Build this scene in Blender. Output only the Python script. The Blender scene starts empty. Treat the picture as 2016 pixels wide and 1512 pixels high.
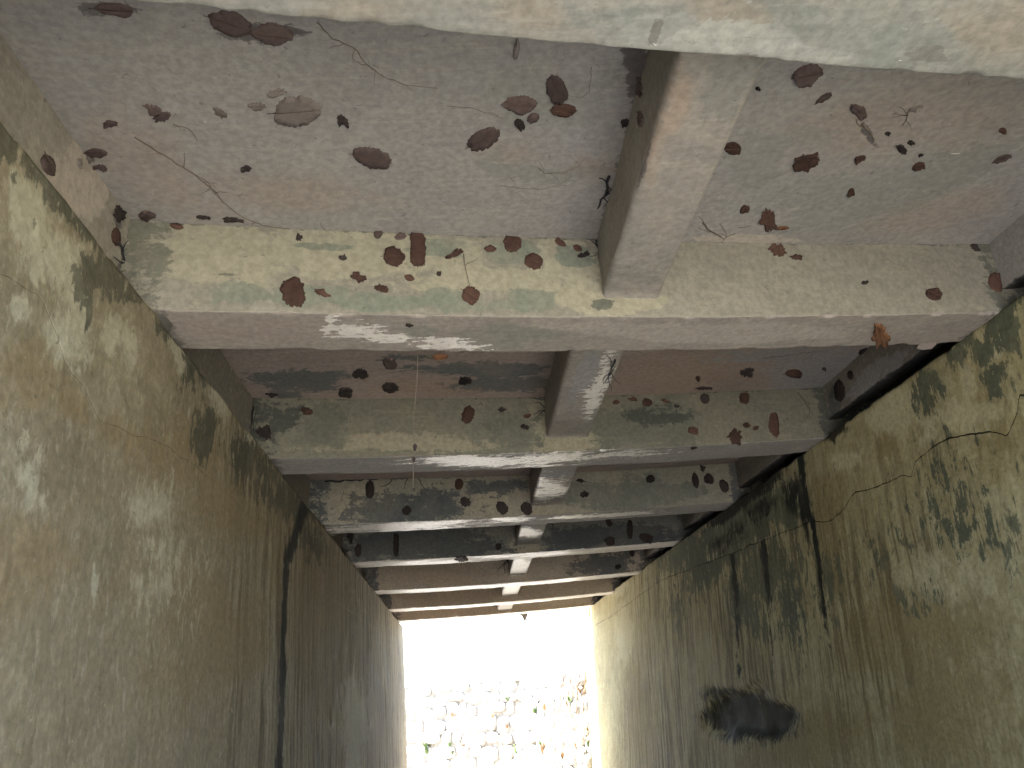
import bpy, bmesh, math, random
import numpy as np
from mathutils import Matrix, Vector

random.seed(7)
SC = bpy.context.scene
COL = SC.collection

# ------------------------------------------------------------------ camera, fitted to the photograph
S = 1.4                    # metres per fitted unit (the girder undersides hang one unit above the camera)
ZC = 1.55                  # camera height over the stream bed
FPX, PW, PH = 1550.2, 2016, 1512
PITCH, YAW, ROLL = 0.39061, 0.06494, -0.04155
fw = np.array([math.sin(YAW)*math.cos(PITCH), math.cos(YAW)*math.cos(PITCH), math.sin(PITCH)])
r0 = np.array([math.cos(YAW), -math.sin(YAW), 0.0]); u0 = np.cross(r0, fw)
rt = math.cos(ROLL)*r0 + math.sin(ROLL)*u0
up = -math.sin(ROLL)*r0 + math.cos(ROLL)*u0
cam_d = bpy.data.cameras.new('camera'); cam = bpy.data.objects.new('camera', cam_d); COL.objects.link(cam)
cam_d.sensor_width = 36; cam_d.lens = FPX/PW*36; cam_d.clip_start = 0.02; cam_d.clip_end = 3000
m = Matrix.Identity(4)
for i in range(3):
    m[i][0], m[i][1], m[i][2] = rt[i], up[i], -fw[i]
m[2][3] = ZC
cam.matrix_world = m
SC.camera = cam

# ------------------------------------------------------------------ daylight
SUN_EL, SUN_AZ = math.radians(72), math.radians(-50)     # azimuth from +Y towards +X: sun stands left and ahead
w = bpy.data.worlds.new('World'); SC.world = w; w.use_nodes = True
wn = w.node_tree; bg = wn.nodes['Background']
sky = wn.nodes.new('ShaderNodeTexSky'); sky.sky_type = 'NISHITA'; sky.sun_disc = False
sky.sun_elevation = SUN_EL; sky.sun_rotation = SUN_AZ; sky.dust_density = 2.5; sky.air_density = 1.0
wn.links.new(sky.outputs[0], bg.inputs[0]); bg.inputs[1].default_value = 0.13
sd = bpy.data.lights.new('sun', 'SUN'); sun = bpy.data.objects.new('sun', sd); COL.objects.link(sun)
sd.energy = 4.8; sd.angle = math.radians(0.53); sd.color = (1.0, 0.975, 0.95)
to_sun = Vector((math.sin(SUN_AZ)*math.cos(SUN_EL), math.cos(SUN_AZ)*math.cos(SUN_EL), math.sin(SUN_EL)))
sun.rotation_euler = to_sun.to_track_quat('Z', 'Y').to_euler(); sun.location = (0, 0, 30)
vs = SC.view_settings
vs.view_transform = 'Standard'; vs.look = 'None'; vs.gamma = 1.0; vs.use_curve_mapping = False
vs.exposure = 3.6
SC.cycles.use_denoising = True; SC.cycles.use_adaptive_sampling = True; SC.cycles.adaptive_threshold = 0.015
SC.cycles.max_bounces = 7; SC.cycles.diffuse_bounces = 5; SC.cycles.glossy_bounces = 2
SC.cycles.sample_clamp_indirect = 4.0
SC.cycles.caustics_reflective = False; SC.cycles.caustics_refractive = False

# ------------------------------------------------------------------ fitted layout (metres, z from the camera)
XL, XR, ML, MR = -0.765*S, 1.7855*S, -0.0012, -0.03073
K = math.tan(0.15533)
H, D, T = 1.0*S, 0.2556*S, 0.2314*S
TILT, SAG = 0.06726, 0.020*S
GY = [v*S for v in (0.6723, 1.8958, 3.154, 4.3919, 5.6304, 6.8704, 8.1102, 9.3495)]
GZ = [v*S for v in (-0.0335, 0.0004, 0.0006, 0.0097, 0.021, -0.0033, -0.0093, 0.0074)]
BL, BR = 0.0463, 0.0509
CX0, CX1 = 0.362*S, 0.548*S          # cross beams
CZ = 0.28*D                          # underside of the cross beams above the girder undersides
CROSS = {1: (0.396, 0.568, 0.27), 2: (0.350, 0.540, 0.28), 3: (0.370, 0.562, 0.30), 4: (0.350, 0.528, 0.36), 5: (0.355, 0.510, 0.24), 6: (0.335, 0.506, 0.22), 7: (0.335, 0.506, 0.22)}   # each cross beam: sides, underside
DEL, DER = 0.088*S, 0.035*S          # end beams stand this far behind the wall faces
ZTL, ZTR = H + TILT*XL, H + TILT*XR
YEND = GY[7] + T

def zdeck(x):
    xc = np.clip(x, XL, XR); t = (xc - XL)/(XR - XL)
    return TILT*xc - SAG*4*t*(1-t)

# ------------------------------------------------------------------ noise
def _hash(ix, iy, iz, seed):
    h = (ix*374761393 + iy*668265263 + iz*2147483647 + seed*974634777) & 0xFFFFFFFF
    h = ((h ^ (h >> 13))*1274126177) & 0xFFFFFFFF
    h = ((h ^ (h >> 16))*2246822519) & 0xFFFFFFFF
    return ((h ^ (h >> 15)) & 0xFFFFFF)/float(0xFFFFFF)
def vnoise(p, seed=0):
    p = np.asarray(p, float); i = np.floor(p).astype(np.int64); f = p - i; f = f*f*(3-2*f)
    out = 0
    for a in (0, 1):
        for b in (0, 1):
            for c in (0, 1):
                wgt = (f[..., 0] if a else 1-f[..., 0])*(f[..., 1] if b else 1-f[..., 1])*(f[..., 2] if c else 1-f[..., 2])
                out = out + wgt*_hash(i[..., 0]+a, i[..., 1]+b, i[..., 2]+c, seed)
    return out
def fbm(p, octv=4, seed=0):
    p = np.asarray(p, float); o = 0; a = 0.5; s = 0
    for k in range(octv):
        o = o + a*vnoise(p*(2**k), seed+k*17); s += a; a *= 0.5
    return o/s - 0.5

# ------------------------------------------------------------------ pixel -> point on a named surface
def ray(px, py):
    return fw*FPX + rt*(px - PW/2) - up*(py - PH/2)
def hit(surf, px, py):
    """point (z from the camera) where the photograph's pixel lies on the surface; its uv in metres"""
    d = ray(px, py); k, n = surf[0], surf[1:]
    if k == 'F':
        t = GY[int(n)-1]/(d[1] - K*d[0])
    elif k in 'BSC':
        z0 = H + GZ[int(n)-1] if k == 'B' else (H + D if k == 'S' else H + CZ)
        t = z0/d[2]
        for _ in range(12):
            t = (z0 + float(zdeck(d[0]*t)))/d[2]
    elif k == 'K':                    # left face of a cross beam
        t = CROSS[1][0]*S/d[0]
    elif k == 'W':
        if n == 'L':  t = (XL + BL*ZTL)/(d[0] - ML*d[1] + BL*d[2])
        else:         t = (XR - BR*ZTR)/(d[0] - MR*d[1] - BR*d[2])
    elif k == 'E':
        t = (XL - DEL)/(d[0] - ML*d[1]) if n == 'L' else (XR + DER)/(d[0] - MR*d[1])
    elif k == 'Q':                    # plane just behind girder n (hanging strings)
        t = (GY[int(n)-1] + T)/(d[1] - K*d[0])
    P = d*t
    return P, uv_of(surf, P)
def uv_of(surf, P):
    P = np.asarray(P, float); k = surf[0]
    x, y, z = P[..., 0], P[..., 1], P[..., 2]
    if k in 'FQ': return np.stack([x, z - zdeck(x)], -1)
    if k in 'BSC': return np.stack([x, y - K*x], -1)
    return np.stack([y, z], -1)
def normal_of(surf):
    k = surf[0]
    if k in 'FQ': v = np.array([K, -1, 0.0])
    elif k in 'BSC': v = np.array([TILT, 0, -1.0])
    elif k == 'K': v = np.array([-1.0, 0, 0])
    elif k == 'W': v = np.array([1.0, 0, BL]) if surf[1] == 'L' else np.array([-1.0, 0, BR])
    else: v = np.array([1.0, 0, 0]) if surf[1] == 'L' else np.array([-1.0, 0, 0])
    return v/np.linalg.norm(v)

def ell(surf, uv, px, py, rx, ry, ang=0.0, wgt=1.0):
    """soft blob: 1 in the middle, 0.5 at the traced outline, 0 at twice its size"""
    c = hit(surf, px, py)[1]; a = math.radians(ang)
    e1 = hit(surf, px + rx*math.cos(a), py + rx*math.sin(a))[1] - c
    e2 = hit(surf, px - ry*math.sin(a), py + ry*math.cos(a))[1] - c
    Mi = np.linalg.inv(np.stack([e1, e2], 1))
    q = (uv - c) @ Mi.T
    sd_ = int(abs(px*3+py)) % 97; n0 = np.zeros(q.shape[:-1])
    near = np.abs(q).max(-1) < 3.2
    if near.any():
        qn = q[near]; k3 = np.zeros((len(qn), 1))
        q = q.copy(); q[near] = qn + np.stack([1.5*fbm(np.concatenate([qn*1.1, k3+sd_], 1), 4, sd_), 1.5*fbm(np.concatenate([qn*1.1, k3+sd_+9.5], 1), 4, sd_+3)], -1)
    return wgt*np.clip(1 - 0.5*np.sqrt((q*q).sum(-1)), 0, 1)
def pline(surf, uv, pts, wpx, fade=0.0):
    """soft band along a traced line"""
    px0 = pts[0][0]*0.1
    P = [hit(surf, *q)[1] for q in pts]
    wd = np.linalg.norm(hit(surf, pts[0][0]+wpx, pts[0][1])[1] - P[0])
    wd = min(wd, 0.08)
    best = np.full(uv.shape[:-1], 9.0); fd = np.zeros(uv.shape[:-1]); nseg = len(P)-1
    for k_, (a, b) in enumerate(zip(P[:-1], P[1:])):
        ab = b - a; t = np.clip(((uv - a) @ ab)/(ab @ ab), 0, 1)
        dd = np.linalg.norm(uv - a - t[..., None]*ab, axis=-1); nb_ = dd < best
        best = np.where(nb_, dd, best); fd = np.where(nb_, (k_+t)/nseg, fd)
    wv = 1 + 0.9*fbm(np.stack([uv[..., 1]*4, uv[..., 0]*0, uv[..., 0]*0+px0], -1), 3, 33)
    return np.clip(1 - 0.5*best/(wd*wv), 0, 1)*(1 - fade*fd)

# traced stains and one painted sheen: surface -> channel -> blobs.  channels: mould, green, pale | peel/streak, ochre, black
PAINT = {
 'F2': {'pale': [(700, 500, 330, 50, 1), (400, 510, 150, 60, 3), (1190, 590, 110, 34, 0), (1000, 550, 220, 26, 0), (1120, 520, 60, 40, 0)],
        'green': [(470, 578, 80, 26, 3), (600, 584, 80, 20, 3), (760, 596, 90, 14, 1), (880, 592, 70, 24, 1), (1000, 600, 90, 14, 1), (880, 490, 60, 18, 2), (1000, 498, 70, 22, 2), (640, 485, 50, 7, 2), (1130, 505, 30, 18, 0), (1050, 590, 70, 20, 4)],
        'mould': [(440, 541, 25, 5, 0), (1190, 600, 22, 10, 0)]},
 'B2': {'peel': [(650, 640, 12, 20, 20), (705, 652, 55, 14, 6), (770, 665, 40, 10, 5), (890, 682, 95, 9, 3), (860, 668, 40, 6, 0)],
        'green': [(830, 652, 40, 10, 0), (1000, 660, 90, 22, 0)], 'ochre': [(480, 650, 120, 20, 2)],
        'pale': [(1400, 655, 260, 20, 0)]},
 'F3': {'pale': [(1110, 872, 70, 20, -2), (1060, 820, 30, 50, 0), (780, 870, 160, 18, 0)],
        'green': [(1260, 840, 100, 40, 0), (640, 840, 60, 40, 0), (1010, 850, 60, 30, 0)],
        'mould': [(560, 830, 40, 30, 0), (1620, 800, 14, 40, 0), (1300, 820, 60, 20, 0)]},
 'B3': {'peel': [(960, 908, 110, 11, -2), (1080, 902, 110, 12, -3), (1230, 895, 80, 5, -3), (910, 900, 40, 5, 0)],
        'green': [(1140, 888, 50, 9, 0), (940, 900, 40, 5, 0)]},
 'F4': {'mould': [(820, 1000, 150, 42, -4), (960, 960, 90, 20, -3)], 'pale': [(700, 985, 50, 30, -25), (960, 985, 35, 30, 0)],
        'green': [(1250, 970, 130, 40, -3)], 'ochre': [(980, 960, 60, 30, 0)]},
 'B4': {'peel': [(800, 1036, 140, 9, -3), (1000, 1020, 50, 8, -3), (1200, 1014, 110, 4, -4)], 'green': [(890, 1032, 60, 5, -3)]},
 'F5': {'mould': [(830, 1075, 150, 40, -4), (1150, 1060, 100, 32, -4), (1260, 1050, 70, 30, 0)], 'pale': [(1035, 1080, 36, 20, -4)]},
 'B5': {'peel': [(800, 1110, 120, 6, -3), (1050, 1090, 120, 6, -4), (1230, 1074, 80, 5, -4)]},
 'F6': {'mould': [(1190, 1110, 70, 26, -4)], 'ochre': [(850, 1130, 130, 30, 0)]},
 'B6': {'peel': [(900, 1158, 200, 5, -4), (1150, 1137, 120, 4, -4)]},
 'F7': {'ochre': [(900, 1175, 150, 16, 0)]}, 'B7': {'peel': [(980, 1192, 250, 5, -4)]},
 'F8': {'ochre': [(980, 1205, 200, 10, -4)]}, 'B8': {'peel': [(980, 1212, 250, 5, -4)]},
 'B1': {'ochre': [(1440, 25, 70, 50, 20), (1970, 60, 80, 60, 0), (1050, 30, 60, 40, 0), (700, 20, 90, 20, 0)],
        'green': [(1230, 45, 130, 40, 4), (1640, 70, 140, 40, 10), (1800, 90, 110, 40, 0)],
        'pale': [(1350, 80, 160, 40, 5), (1560, 100, 100, 22, 5)], 'mould': [(1290, 60, 8, 30, 25), (1840, 105, 50, 15, 0)]},
 'S1': {'green': [(1080, 345, 110, 20, 2), (965, 312, 40, 20, -35), (1100, 200, 110, 60, 0), (1560, 272, 85, 18, -5), (1660, 400, 190, 50, -8), (1880, 340, 130, 26, -25), (1480, 330, 60, 50, 0)],
        'ochre': [(1780, 240, 200, 70, -8), (560, 380, 160, 40, 8), (1000, 300, 60, 20, 0), (1830, 420, 120, 30, -12), (1160, 330, 40, 20, 0), (300, 330, 120, 60, 40)],
        'mould': [(500, 62, 90, 22, 10), (1710, 265, 26, 9, 55), (1250, 150, 26, 60, 0), (220, 16, 60, 14, 3)],
        'pale': [(1480, 470, 90, 9, 0), (300, 382, 6, 3, 0)]},
 'S2': {'mould': [(590, 748, 110, 20, 1), (960, 730, 130, 22, 0), (1010, 760, 100, 16, 0), (560, 770, 40, 12, 0), (800, 705, 60, 8, 0)],
        'green': [(1600, 735, 140, 40, -6), (1540, 700, 120, 12, 0)], 'ochre': [(1320, 735, 170, 40, -2), (860, 760, 90, 16, 0), (1080, 765, 40, 20, 0)]},
 'C1': {'ochre': [(1330, 200, 24, 80, 14, 0.9), (1290, 300, 22, 60, 16, 0.8)], 'green': [(1430, 180, 40, 80, 16)], 'mould': [(1262, 330, 8, 40, 16)]},
 'C2': {'peel': [(1185, 745, 14, 50, 25), (1165, 790, 20, 30, 20)], 'green': [(1150, 740, 20, 60, 25)]},
 'C3': {'peel': [(1075, 965, 40, 22, 0)], 'green': [(1085, 935, 40, 10, 0)]},
 'C4': {'peel': [(1040, 1055, 30, 8, 0)], 'green': [(1042, 1040, 30, 5, 0)]}, 'C5': {'peel': [(1020, 1115, 30, 30, 0)]}, 'C6': {'peel': [(1005, 1150, 30, 30, 0)]},
 'EL': {'mould': [(237, 430, 12, 18, 0), (245, 520, 14, 30, 30)], 'pale': [(150, 360, 60, 90, 50)]},
 'ER': {'mould': [(1640, 820, 16, 40, 0), (1500, 960, 60, 20, -35)], 'green': [(1740, 730, 80, 20, -35)]},
 'WL': {'mould': [(15, 275, 40, 60, 0), (75, 320, 34, 40, 50), (125, 390, 30, 55, -40), (180, 455, 34, 60, -40), (225, 530, 40, 52, -40), (170, 540, 26, 50, 0), (172, 610, 10, 44, 0), (262, 580, 26, 26, 0), (110, 330, 20, 50, -35),
                  (335, 640, 26, 34, -35), (395, 730, 14, 40, -35), (480, 905, 34, 54, 0), (400, 860, 26, 70, 0), (370, 720, 16, 60, 0), (565, 985, 40, 80, -38, 0.85), (610, 1060, 26, 70, -30, 0.75), (520, 920, 26, 40, -38, 0.8)],
        'pale': [(60, 440, 44, 100, -8), (120, 520, 40, 60, 0), (225, 660, 22, 40, 0), (255, 690, 16, 40, 0), (150, 650, 40, 60, 0), (430, 770, 22, 60, -20), (350, 690, 16, 44, -20), (187, 1150, 7, 40, 3), (300, 990, 50, 60, 0, 0.7), (330, 1130, 60, 120, 0, 0.62), (40, 610, 20, 30, 0), (490, 860, 12, 34, 0), (700, 1430, 26, 90, 0), (60, 940, 30, 80, 0, 0.7)],  # tall blob near the far end: the wet wall's sheen, painted as pale colour
        'ochre': [(150, 800, 40, 26, 40), (260, 860, 60, 26, 20), (60, 760, 70, 80, 0), (390, 900, 70, 60, 0), (460, 1000, 70, 60, 30), (410, 690, 14, 60, -15), (60, 1100, 80, 100, 0), (430, 1250, 90, 140, 0), (640, 1200, 50, 260, -12), (560, 1000, 40, 90, -35)],
        'black': [],
        'streak': [(600, 1150, 36, 300, -6, 1.2), (660, 1200, 50, 280, -10, 1.4), (720, 1300, 50, 260, 0, 1.4), (765, 1380, 26, 200, 0, 1.3), (540, 1250, 26, 300, 0, 0.9), (470, 1250, 24, 260, 0, 0.6), (570, 970, 50, 100, -35), (620, 1040, 50, 90, -35)]},
 'WR': {'mould': [(1985, 640, 44, 60, 0), (1945, 690, 34, 50, 30), (1905, 660, 26, 30, 0), (1960, 740, 30, 34, 0), (1880, 700, 40, 18, -35), (1825, 770, 34, 40, 0), (1420, 1060, 130, 60, -30), (1330, 1090, 70, 50, -35), (1490, 1010, 70, 80, 0), (1500, 1120, 60, 90, 0),
                  (1850, 980, 170, 120, 20, 0.62), (1960, 1080, 90, 80, 0, 0.60), (1720, 1080, 80, 80, 0, 0.55), (1800, 1180, 60, 40, 0, 0.7), (1900, 1040, 26, 34, 0, 0.95), (1620, 1150, 60, 100, 0, 0.7), (1450, 1050, 110, 55, -34, 1.1), (1540, 990, 50, 50, 0, 1.0), (1380, 1110, 70, 50, -30, 1.0), (1470, 1180, 60, 90, 0, 0.85), (1550, 1180, 40, 110, 0, 0.85), (1330, 1200, 40, 90, 0, 0.62)],
        'pale': [(1665, 905, 34, 18, 0), (1905, 750, 16, 34, -8), (1825, 850, 16, 26, 0), (1965, 690, 12, 18, 0), (1760, 800, 60, 40, -30), (1900, 820, 60, 40, 0), (1850, 1150, 140, 70, 0, 0.7), (1225, 1250, 16, 60, 0), (1215, 1150, 14, 20, 0)],
        'ochre': [(1630, 990, 30, 60, 0), (1950, 860, 60, 70, 0), (1750, 1250, 170, 110, 0), (1850, 1400, 170, 110, 0), (1250, 1400, 40, 130, 0), (1580, 1450, 160, 70, 0), (1745, 880, 16, 26, 0), (1640, 1120, 40, 70, 0)],
        'black': [(1580, 1000, 8, 90, -8), (1500, 960, 70, 16, -36), (1440, 1405, 80, 48, 6), (1510, 1420, 60, 36, 6), (1500, 1000, 70, 26, -34, 0.72), (1430, 1060, 60, 22, -34, 0.68), (1560, 970, 30, 40, 0, 0.75), (1430, 1010, 70, 16, -36), (1640, 850, 26, 16, -36)],
        'streak': [(1440, 1080, 200, 130, -30), (1300, 1300, 110, 260, 0), (1480, 1250, 100, 200, 0), (1700, 1250, 120, 200, 0)]},
}
CH = ('mould', 'green', 'pale', 'peel', 'ochre', 'black')
def paint(surf, uv):
    out = np.zeros(uv.shape[:-1] + (6,)); out[...] = 0
    for ch, blobs in PAINT.get(surf, {}).items():
        c = CH.index('peel' if ch == 'streak' else ch)
        for b in blobs:
            out[..., c] = np.maximum(out[..., c], ell(surf, uv, *b))
    return out

# ------------------------------------------------------------------ materials
class NT:
    def __init__(s, name):
        s.m = bpy.data.materials.new(name); s.m.use_nodes = True; s.t = s.m.node_tree
        s.b = s.t.nodes['Principled BSDF']; s.co = s.t.nodes.new('ShaderNodeTexCoord')
    def n(s, typ, **kw):
        o = s.t.nodes.new(typ)
        for k, v in kw.items(): setattr(o, k, v)
        return o
    def l(s, a, b): s.t.links.new(a, b)
    def put(s, sock, v):
        if hasattr(v, 'is_output'): s.l(v, sock)
        else: sock.default_value = v
    def noise(s, scale, detail=5, rough=0.55, dist=0.0, stretch=None, off=None):
        o = s.n('ShaderNodeTexNoise'); o.inputs['Scale'].default_value = scale
        o.inputs['Detail'].default_value = detail; o.inputs['Roughness'].default_value = rough
        o.inputs['Distortion'].default_value = dist
        mp = s.n('ShaderNodeMapping'); s.l(s.co.outputs['Object'], mp.inputs['Vector'])
        if stretch: mp.inputs['Scale'].default_value = stretch
        mp.inputs['Location'].default_value = off or (random.uniform(0, 40), random.uniform(0, 40), random.uniform(0, 40))
        s.l(mp.outputs[0], o.inputs['Vector'])
        return o.outputs[0]
    def math(s, op, a, b=0.0, c=0.0, clamp=False):
        o = s.n('ShaderNodeMath', operation=op, use_clamp=clamp)
        for i, v in enumerate((a, b, c)): s.put(o.inputs[i], v)
        return o.outputs[0]
    def step(s, v, lo, hi, a=0.0, b=1.0):
        o = s.n('ShaderNodeMapRange', interpolation_type='SMOOTHSTEP')
        s.put(o.inputs[0], v); o.inputs[1].default_value = lo; o.inputs[2].default_value = hi
        o.inputs[3].default_value = a; o.inputs[4].default_value = b
        return o.outputs[0]
    def mix(s, f, a, b, mode='MIX'):
        o = s.n('ShaderNodeMix', data_type='RGBA', blend_type=mode)
        s.put(o.inputs[0], f)
        for k, v in ((6, a), (7, b)):
            if isinstance(v, (tuple, list)): o.inputs[k].default_value = (*v, 1)
            else: s.l(v, o.inputs[k])
        return o.outputs[2]
    def attr(s, name):
        a = s.n('ShaderNodeAttribute', attribute_name=name); sp = s.n('ShaderNodeSeparateColor')
        s.l(a.outputs['Color'], sp.inputs[0]); return sp.outputs
    def bump(s, h, strength=0.4, dist=0.01, prev=None):
        o = s.n('ShaderNodeBump'); o.inputs['Strength'].default_value = strength; o.inputs['Distance'].default_value = dist
        s.l(h, o.inputs['Height'])
        if prev is not None: s.l(prev, o.inputs['Normal'])
        return o.outputs[0]

def concrete(name, c1, c2, c3, pal, wall=False, brush=True, dark=0.45, peel=(0.82, 0.78, 0.73), rough=0.80, mott=1.0, tint=1.0, bmp=0.22, dripk=1.0, dripz=0.17):
    """weathered limewashed concrete; pal = colours of mould, green, pale, ochre, black"""
    N = NT(name)
    big = N.noise(1.2, 5, 0.65, 0.8); mid = N.noise(5.0, 6, 0.68, 0.7); fine = N.noise(42, 4, 0.62)
    if wall:
        drip = N.noise(36, 6, 0.70, 0.15, (1, 1, dripz)); st = N.noise(17, 5, 0.66, 0.10, (1, 1, 0.05))
        rag = N.math('ADD', N.math('MULTIPLY', N.noise(13, 6, 0.70, 0.5, (1, 1, 0.6)), 0.62), N.math('MULTIPLY', drip, 0.38))
    else:
        br = N.noise(9, 5, 0.68, 0.25, (0.18, 4.0, 4.0)); edge = N.noise(20, 6, 0.74, 0.7)
        rag = N.math('ADD', N.math('MULTIPLY', mid, 0.40), N.math('ADD', N.math('MULTIPLY', edge, 0.38), N.math('MULTIPLY', br, 0.22)))
    ragc = N.math('MULTIPLY', N.math('SUBTRACT', rag, 0.5), 2.6)
    col = N.mix(N.step(big, 0.38, 0.62), c1, c2)
    col = N.mix(N.step(mid, 0.46, 0.62, 0, 0.8*mott), col, c3)
    A = N.attr('pA'); B = N.attr('pB')
    def msk(a, amp=0.9, wd=0.06, lo=0.5):
        return N.step(N.math('ADD', a, N.math('MULTIPLY', ragc, amp)), lo-wd, lo+wd)
    if wall:
        amt = N.step(B[0], 0.10, 0.70, 0.0 if dripz > 0.3 else 0.08, 0.92)
        col = N.mix(N.step(drip, 0.52, 0.63, 0, 0.50*dripk), col, pal['green'])
        col = N.mix(N.step(drip, 0.46, 0.37, 0, 0.42*dripk), col, pal['pale'])
        col = N.mix(N.math('MULTIPLY', N.step(st, 0.49, 0.58, 0, 0.92), amt), col, pal['streak'])
        col = N.mix(N.math('MULTIPLY', N.step(st, 0.47, 0.38, 0, 0.55), amt), col, pal['pale'])
    elif brush:
        col = N.mix(N.step(br, 0.50, 0.66, 0, 0.40), col, c3)
        col = N.mix(N.step(br, 0.46, 0.34, 0, 0.30), col, pal['pale'])
    om = msk(B[1], 0.8, 0.30); col = N.mix(N.math('MULTIPLY', om, 0.62*tint), col, pal['ochre'])
    pm = msk(A[2], 0.9 if wall else 0.8, 0.16 if wall else 0.05); col = N.mix(N.math('MULTIPLY', pm, 0.80 if wall else 0.88), col, pal['pale'])
    gm = msk(A[1], 0.85, 0.045); gv = N.step(mid, 0.38, 0.62, 0.60*tint, 0.95*tint)
    col = N.mix(N.math('MULTIPLY', gm, gv), col, pal['green'])
    mm = msk(A[0], 1.05, 0.07, 0.54); mv = N.step(big, 0.35, 0.6, 0.72, 0.96)
    col = N.mix(N.math('MULTIPLY', mm, mv), col, pal['mould'])
    # weathering that needs no tracing: blotches, specks, pits
    bl = N.math('ADD', N.math('MULTIPLY', big, 0.6), N.math('MULTIPLY', rag, 0.4))
    col = N.mix(N.step(bl, 0.56, 0.66, 0, dark), col, pal['mould'])
    sp = N.noise(31, 4, 0.62, 0.5)
    col = N.mix(N.step(sp, 0.655, 0.70, 0, 0.5), col, pal['mould'])
    col = N.mix(N.step(sp, 0.335, 0.30, 0, 0.55), col, pal['pale'])
    val = N.step(fine, 0.25, 0.75, 0.82, 1.15)
    hs = N.n('ShaderNodeHueSaturation'); N.l(col, hs.inputs['Color']); N.l(val, hs.inputs['Value']); col = hs.outputs[0]
    ro = N.step(mid, 0.3, 0.7, rough-0.10, rough+0.12)
    hgt = N.math('ADD', N.math('MULTIPLY', mid, 1.0), N.math('MULTIPLY', fine, 0.22))
    if not wall:
        fl = N.math('ADD', N.math('MULTIPLY', br, 0.55), N.math('MULTIPLY', edge, 0.45))
        pe = N.step(N.math('ADD', B[0], N.math('MULTIPLY', N.math('SUBTRACT', fl, 0.5), 3.2)), 0.50, 0.56)
        pc = N.mix(N.step(fine, 0.35, 0.65), peel, tuple(0.84*v for v in peel))
        pc = N.mix(N.step(sp, 0.60, 0.66, 0, 0.7), pc, pal['green'])
        col = N.mix(pe, col, pc)
        mx = N.n('ShaderNodeMix', data_type='FLOAT'); N.l(pe, mx.inputs[0]); N.l(ro, mx.inputs[2]); mx.inputs[3].default_value = 0.36; ro = mx.outputs[0]
        hgt = N.math('ADD', hgt, N.math('MULTIPLY', br, 0.30))
    else:
        hgt = N.math('ADD', hgt, N.math('MULTIPLY', drip, 0.5))
    bm_ = msk(B[2], 0.55, 0.16); col = N.mix(N.math('MULTIPLY', bm_, 0.92), col, pal['black'])
    N.l(col, N.b.inputs['Base Color'])
    N.l(ro, N.b.inputs['Roughness'])
    N.l(N.bump(hgt, 0.30 if wall else bmp, 0.02), N.b.inputs['Normal'])
    N.b.inputs['Specular IOR Level'].default_value = 0.10 if wall else 0.30
    return N.m

BLK = (0.012, 0.013, 0.015)
P_CREAM = dict(mould=(0.11, 0.115, 0.095), green=(0.185, 0.205, 0.165), pale=(0.325, 0.308, 0.232), ochre=(0.36, 0.28, 0.20), black=BLK)
P_OLIVE = dict(mould=(0.0532, 0.0595, 0.0532), green=(0.119, 0.125, 0.0974), pale=(0.263, 0.244, 0.176), ochre=(0.157, 0.125, 0.094), black=BLK)
P_SLATE = dict(mould=(0.075, 0.085, 0.09), green=(0.16, 0.17, 0.145), pale=(0.33, 0.30, 0.23), ochre=(0.22, 0.18, 0.14), black=BLK)
P_SLAB = dict(mould=(0.127, 0.114, 0.114), green=(0.248, 0.254, 0.233), pale=(0.444, 0.393, 0.342), ochre=(0.354, 0.269, 0.207), black=BLK)
P_SLAB2 = dict(mould=(0.138, 0.144, 0.138), green=(0.31, 0.305, 0.305), pale=(0.529, 0.471, 0.414), ochre=(0.356, 0.259, 0.201), black=BLK)
P_WALL = dict(mould=(0.0664, 0.0685, 0.0517), green=(0.168, 0.163, 0.104), pale=(0.36, 0.345, 0.262), ochre=(0.199, 0.151, 0.0849), black=(0.009, 0.010, 0.008), streak=(0.072, 0.056, 0.040))
P_WALLR = dict(mould=(0.108, 0.121, 0.0842), green=(0.266, 0.27, 0.162), pale=(0.517, 0.485, 0.317), ochre=(0.235, 0.18, 0.075), black=(0.007, 0.008, 0.0075), streak=(0.144, 0.117, 0.0674))
M_G1 = concrete('limewash_pale', (0.241, 0.244, 0.223), (0.26, 0.254, 0.231), (0.194, 0.201, 0.187), dict(P_CREAM, green=(0.202, 0.222, 0.208), pale=(0.319, 0.326, 0.306), mould=(0.156, 0.154, 0.142), ochre=(0.279, 0.219, 0.165)), dark=0.25, tint=0.6, bmp=0.16)
M_G2 = concrete('limewash_cream', (0.254, 0.243, 0.2), (0.235, 0.224, 0.184), (0.216, 0.202, 0.171), P_CREAM, dark=0.12, mott=0.7, bmp=0.14)
M_G3 = concrete('limewash_olive', (0.165, 0.159, 0.121), (0.144, 0.144, 0.115), (0.182, 0.171, 0.133), P_OLIVE, dark=0.3)
M_G4 = concrete('limewash_grey', (0.288, 0.266, 0.211), (0.243, 0.239, 0.198), (0.306, 0.275, 0.216), P_SLATE, dark=0.3)
M_G5 = concrete('limewash_slate', (0.187, 0.182, 0.165), (0.165, 0.165, 0.154), (0.22, 0.204, 0.171), P_SLATE, dark=0.3)
M_G6 = concrete('limewash_brown', (0.483, 0.422, 0.346), (0.439, 0.384, 0.317), (0.515, 0.449, 0.363), dict(P_SLATE, mould=(0.132, 0.137, 0.137), ochre=(0.395, 0.317, 0.241)), dark=0.2)
P_SOF = dict(mould=(0.16, 0.145, 0.135), green=(0.27, 0.265, 0.23), pale=(0.40, 0.365, 0.325), ochre=(0.345, 0.285, 0.255), black=BLK)
M_SOF = concrete('soffit_mauve', (0.335, 0.295, 0.265), (0.31, 0.28, 0.255), (0.36, 0.325, 0.285), P_SOF, dark=0.15)
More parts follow.
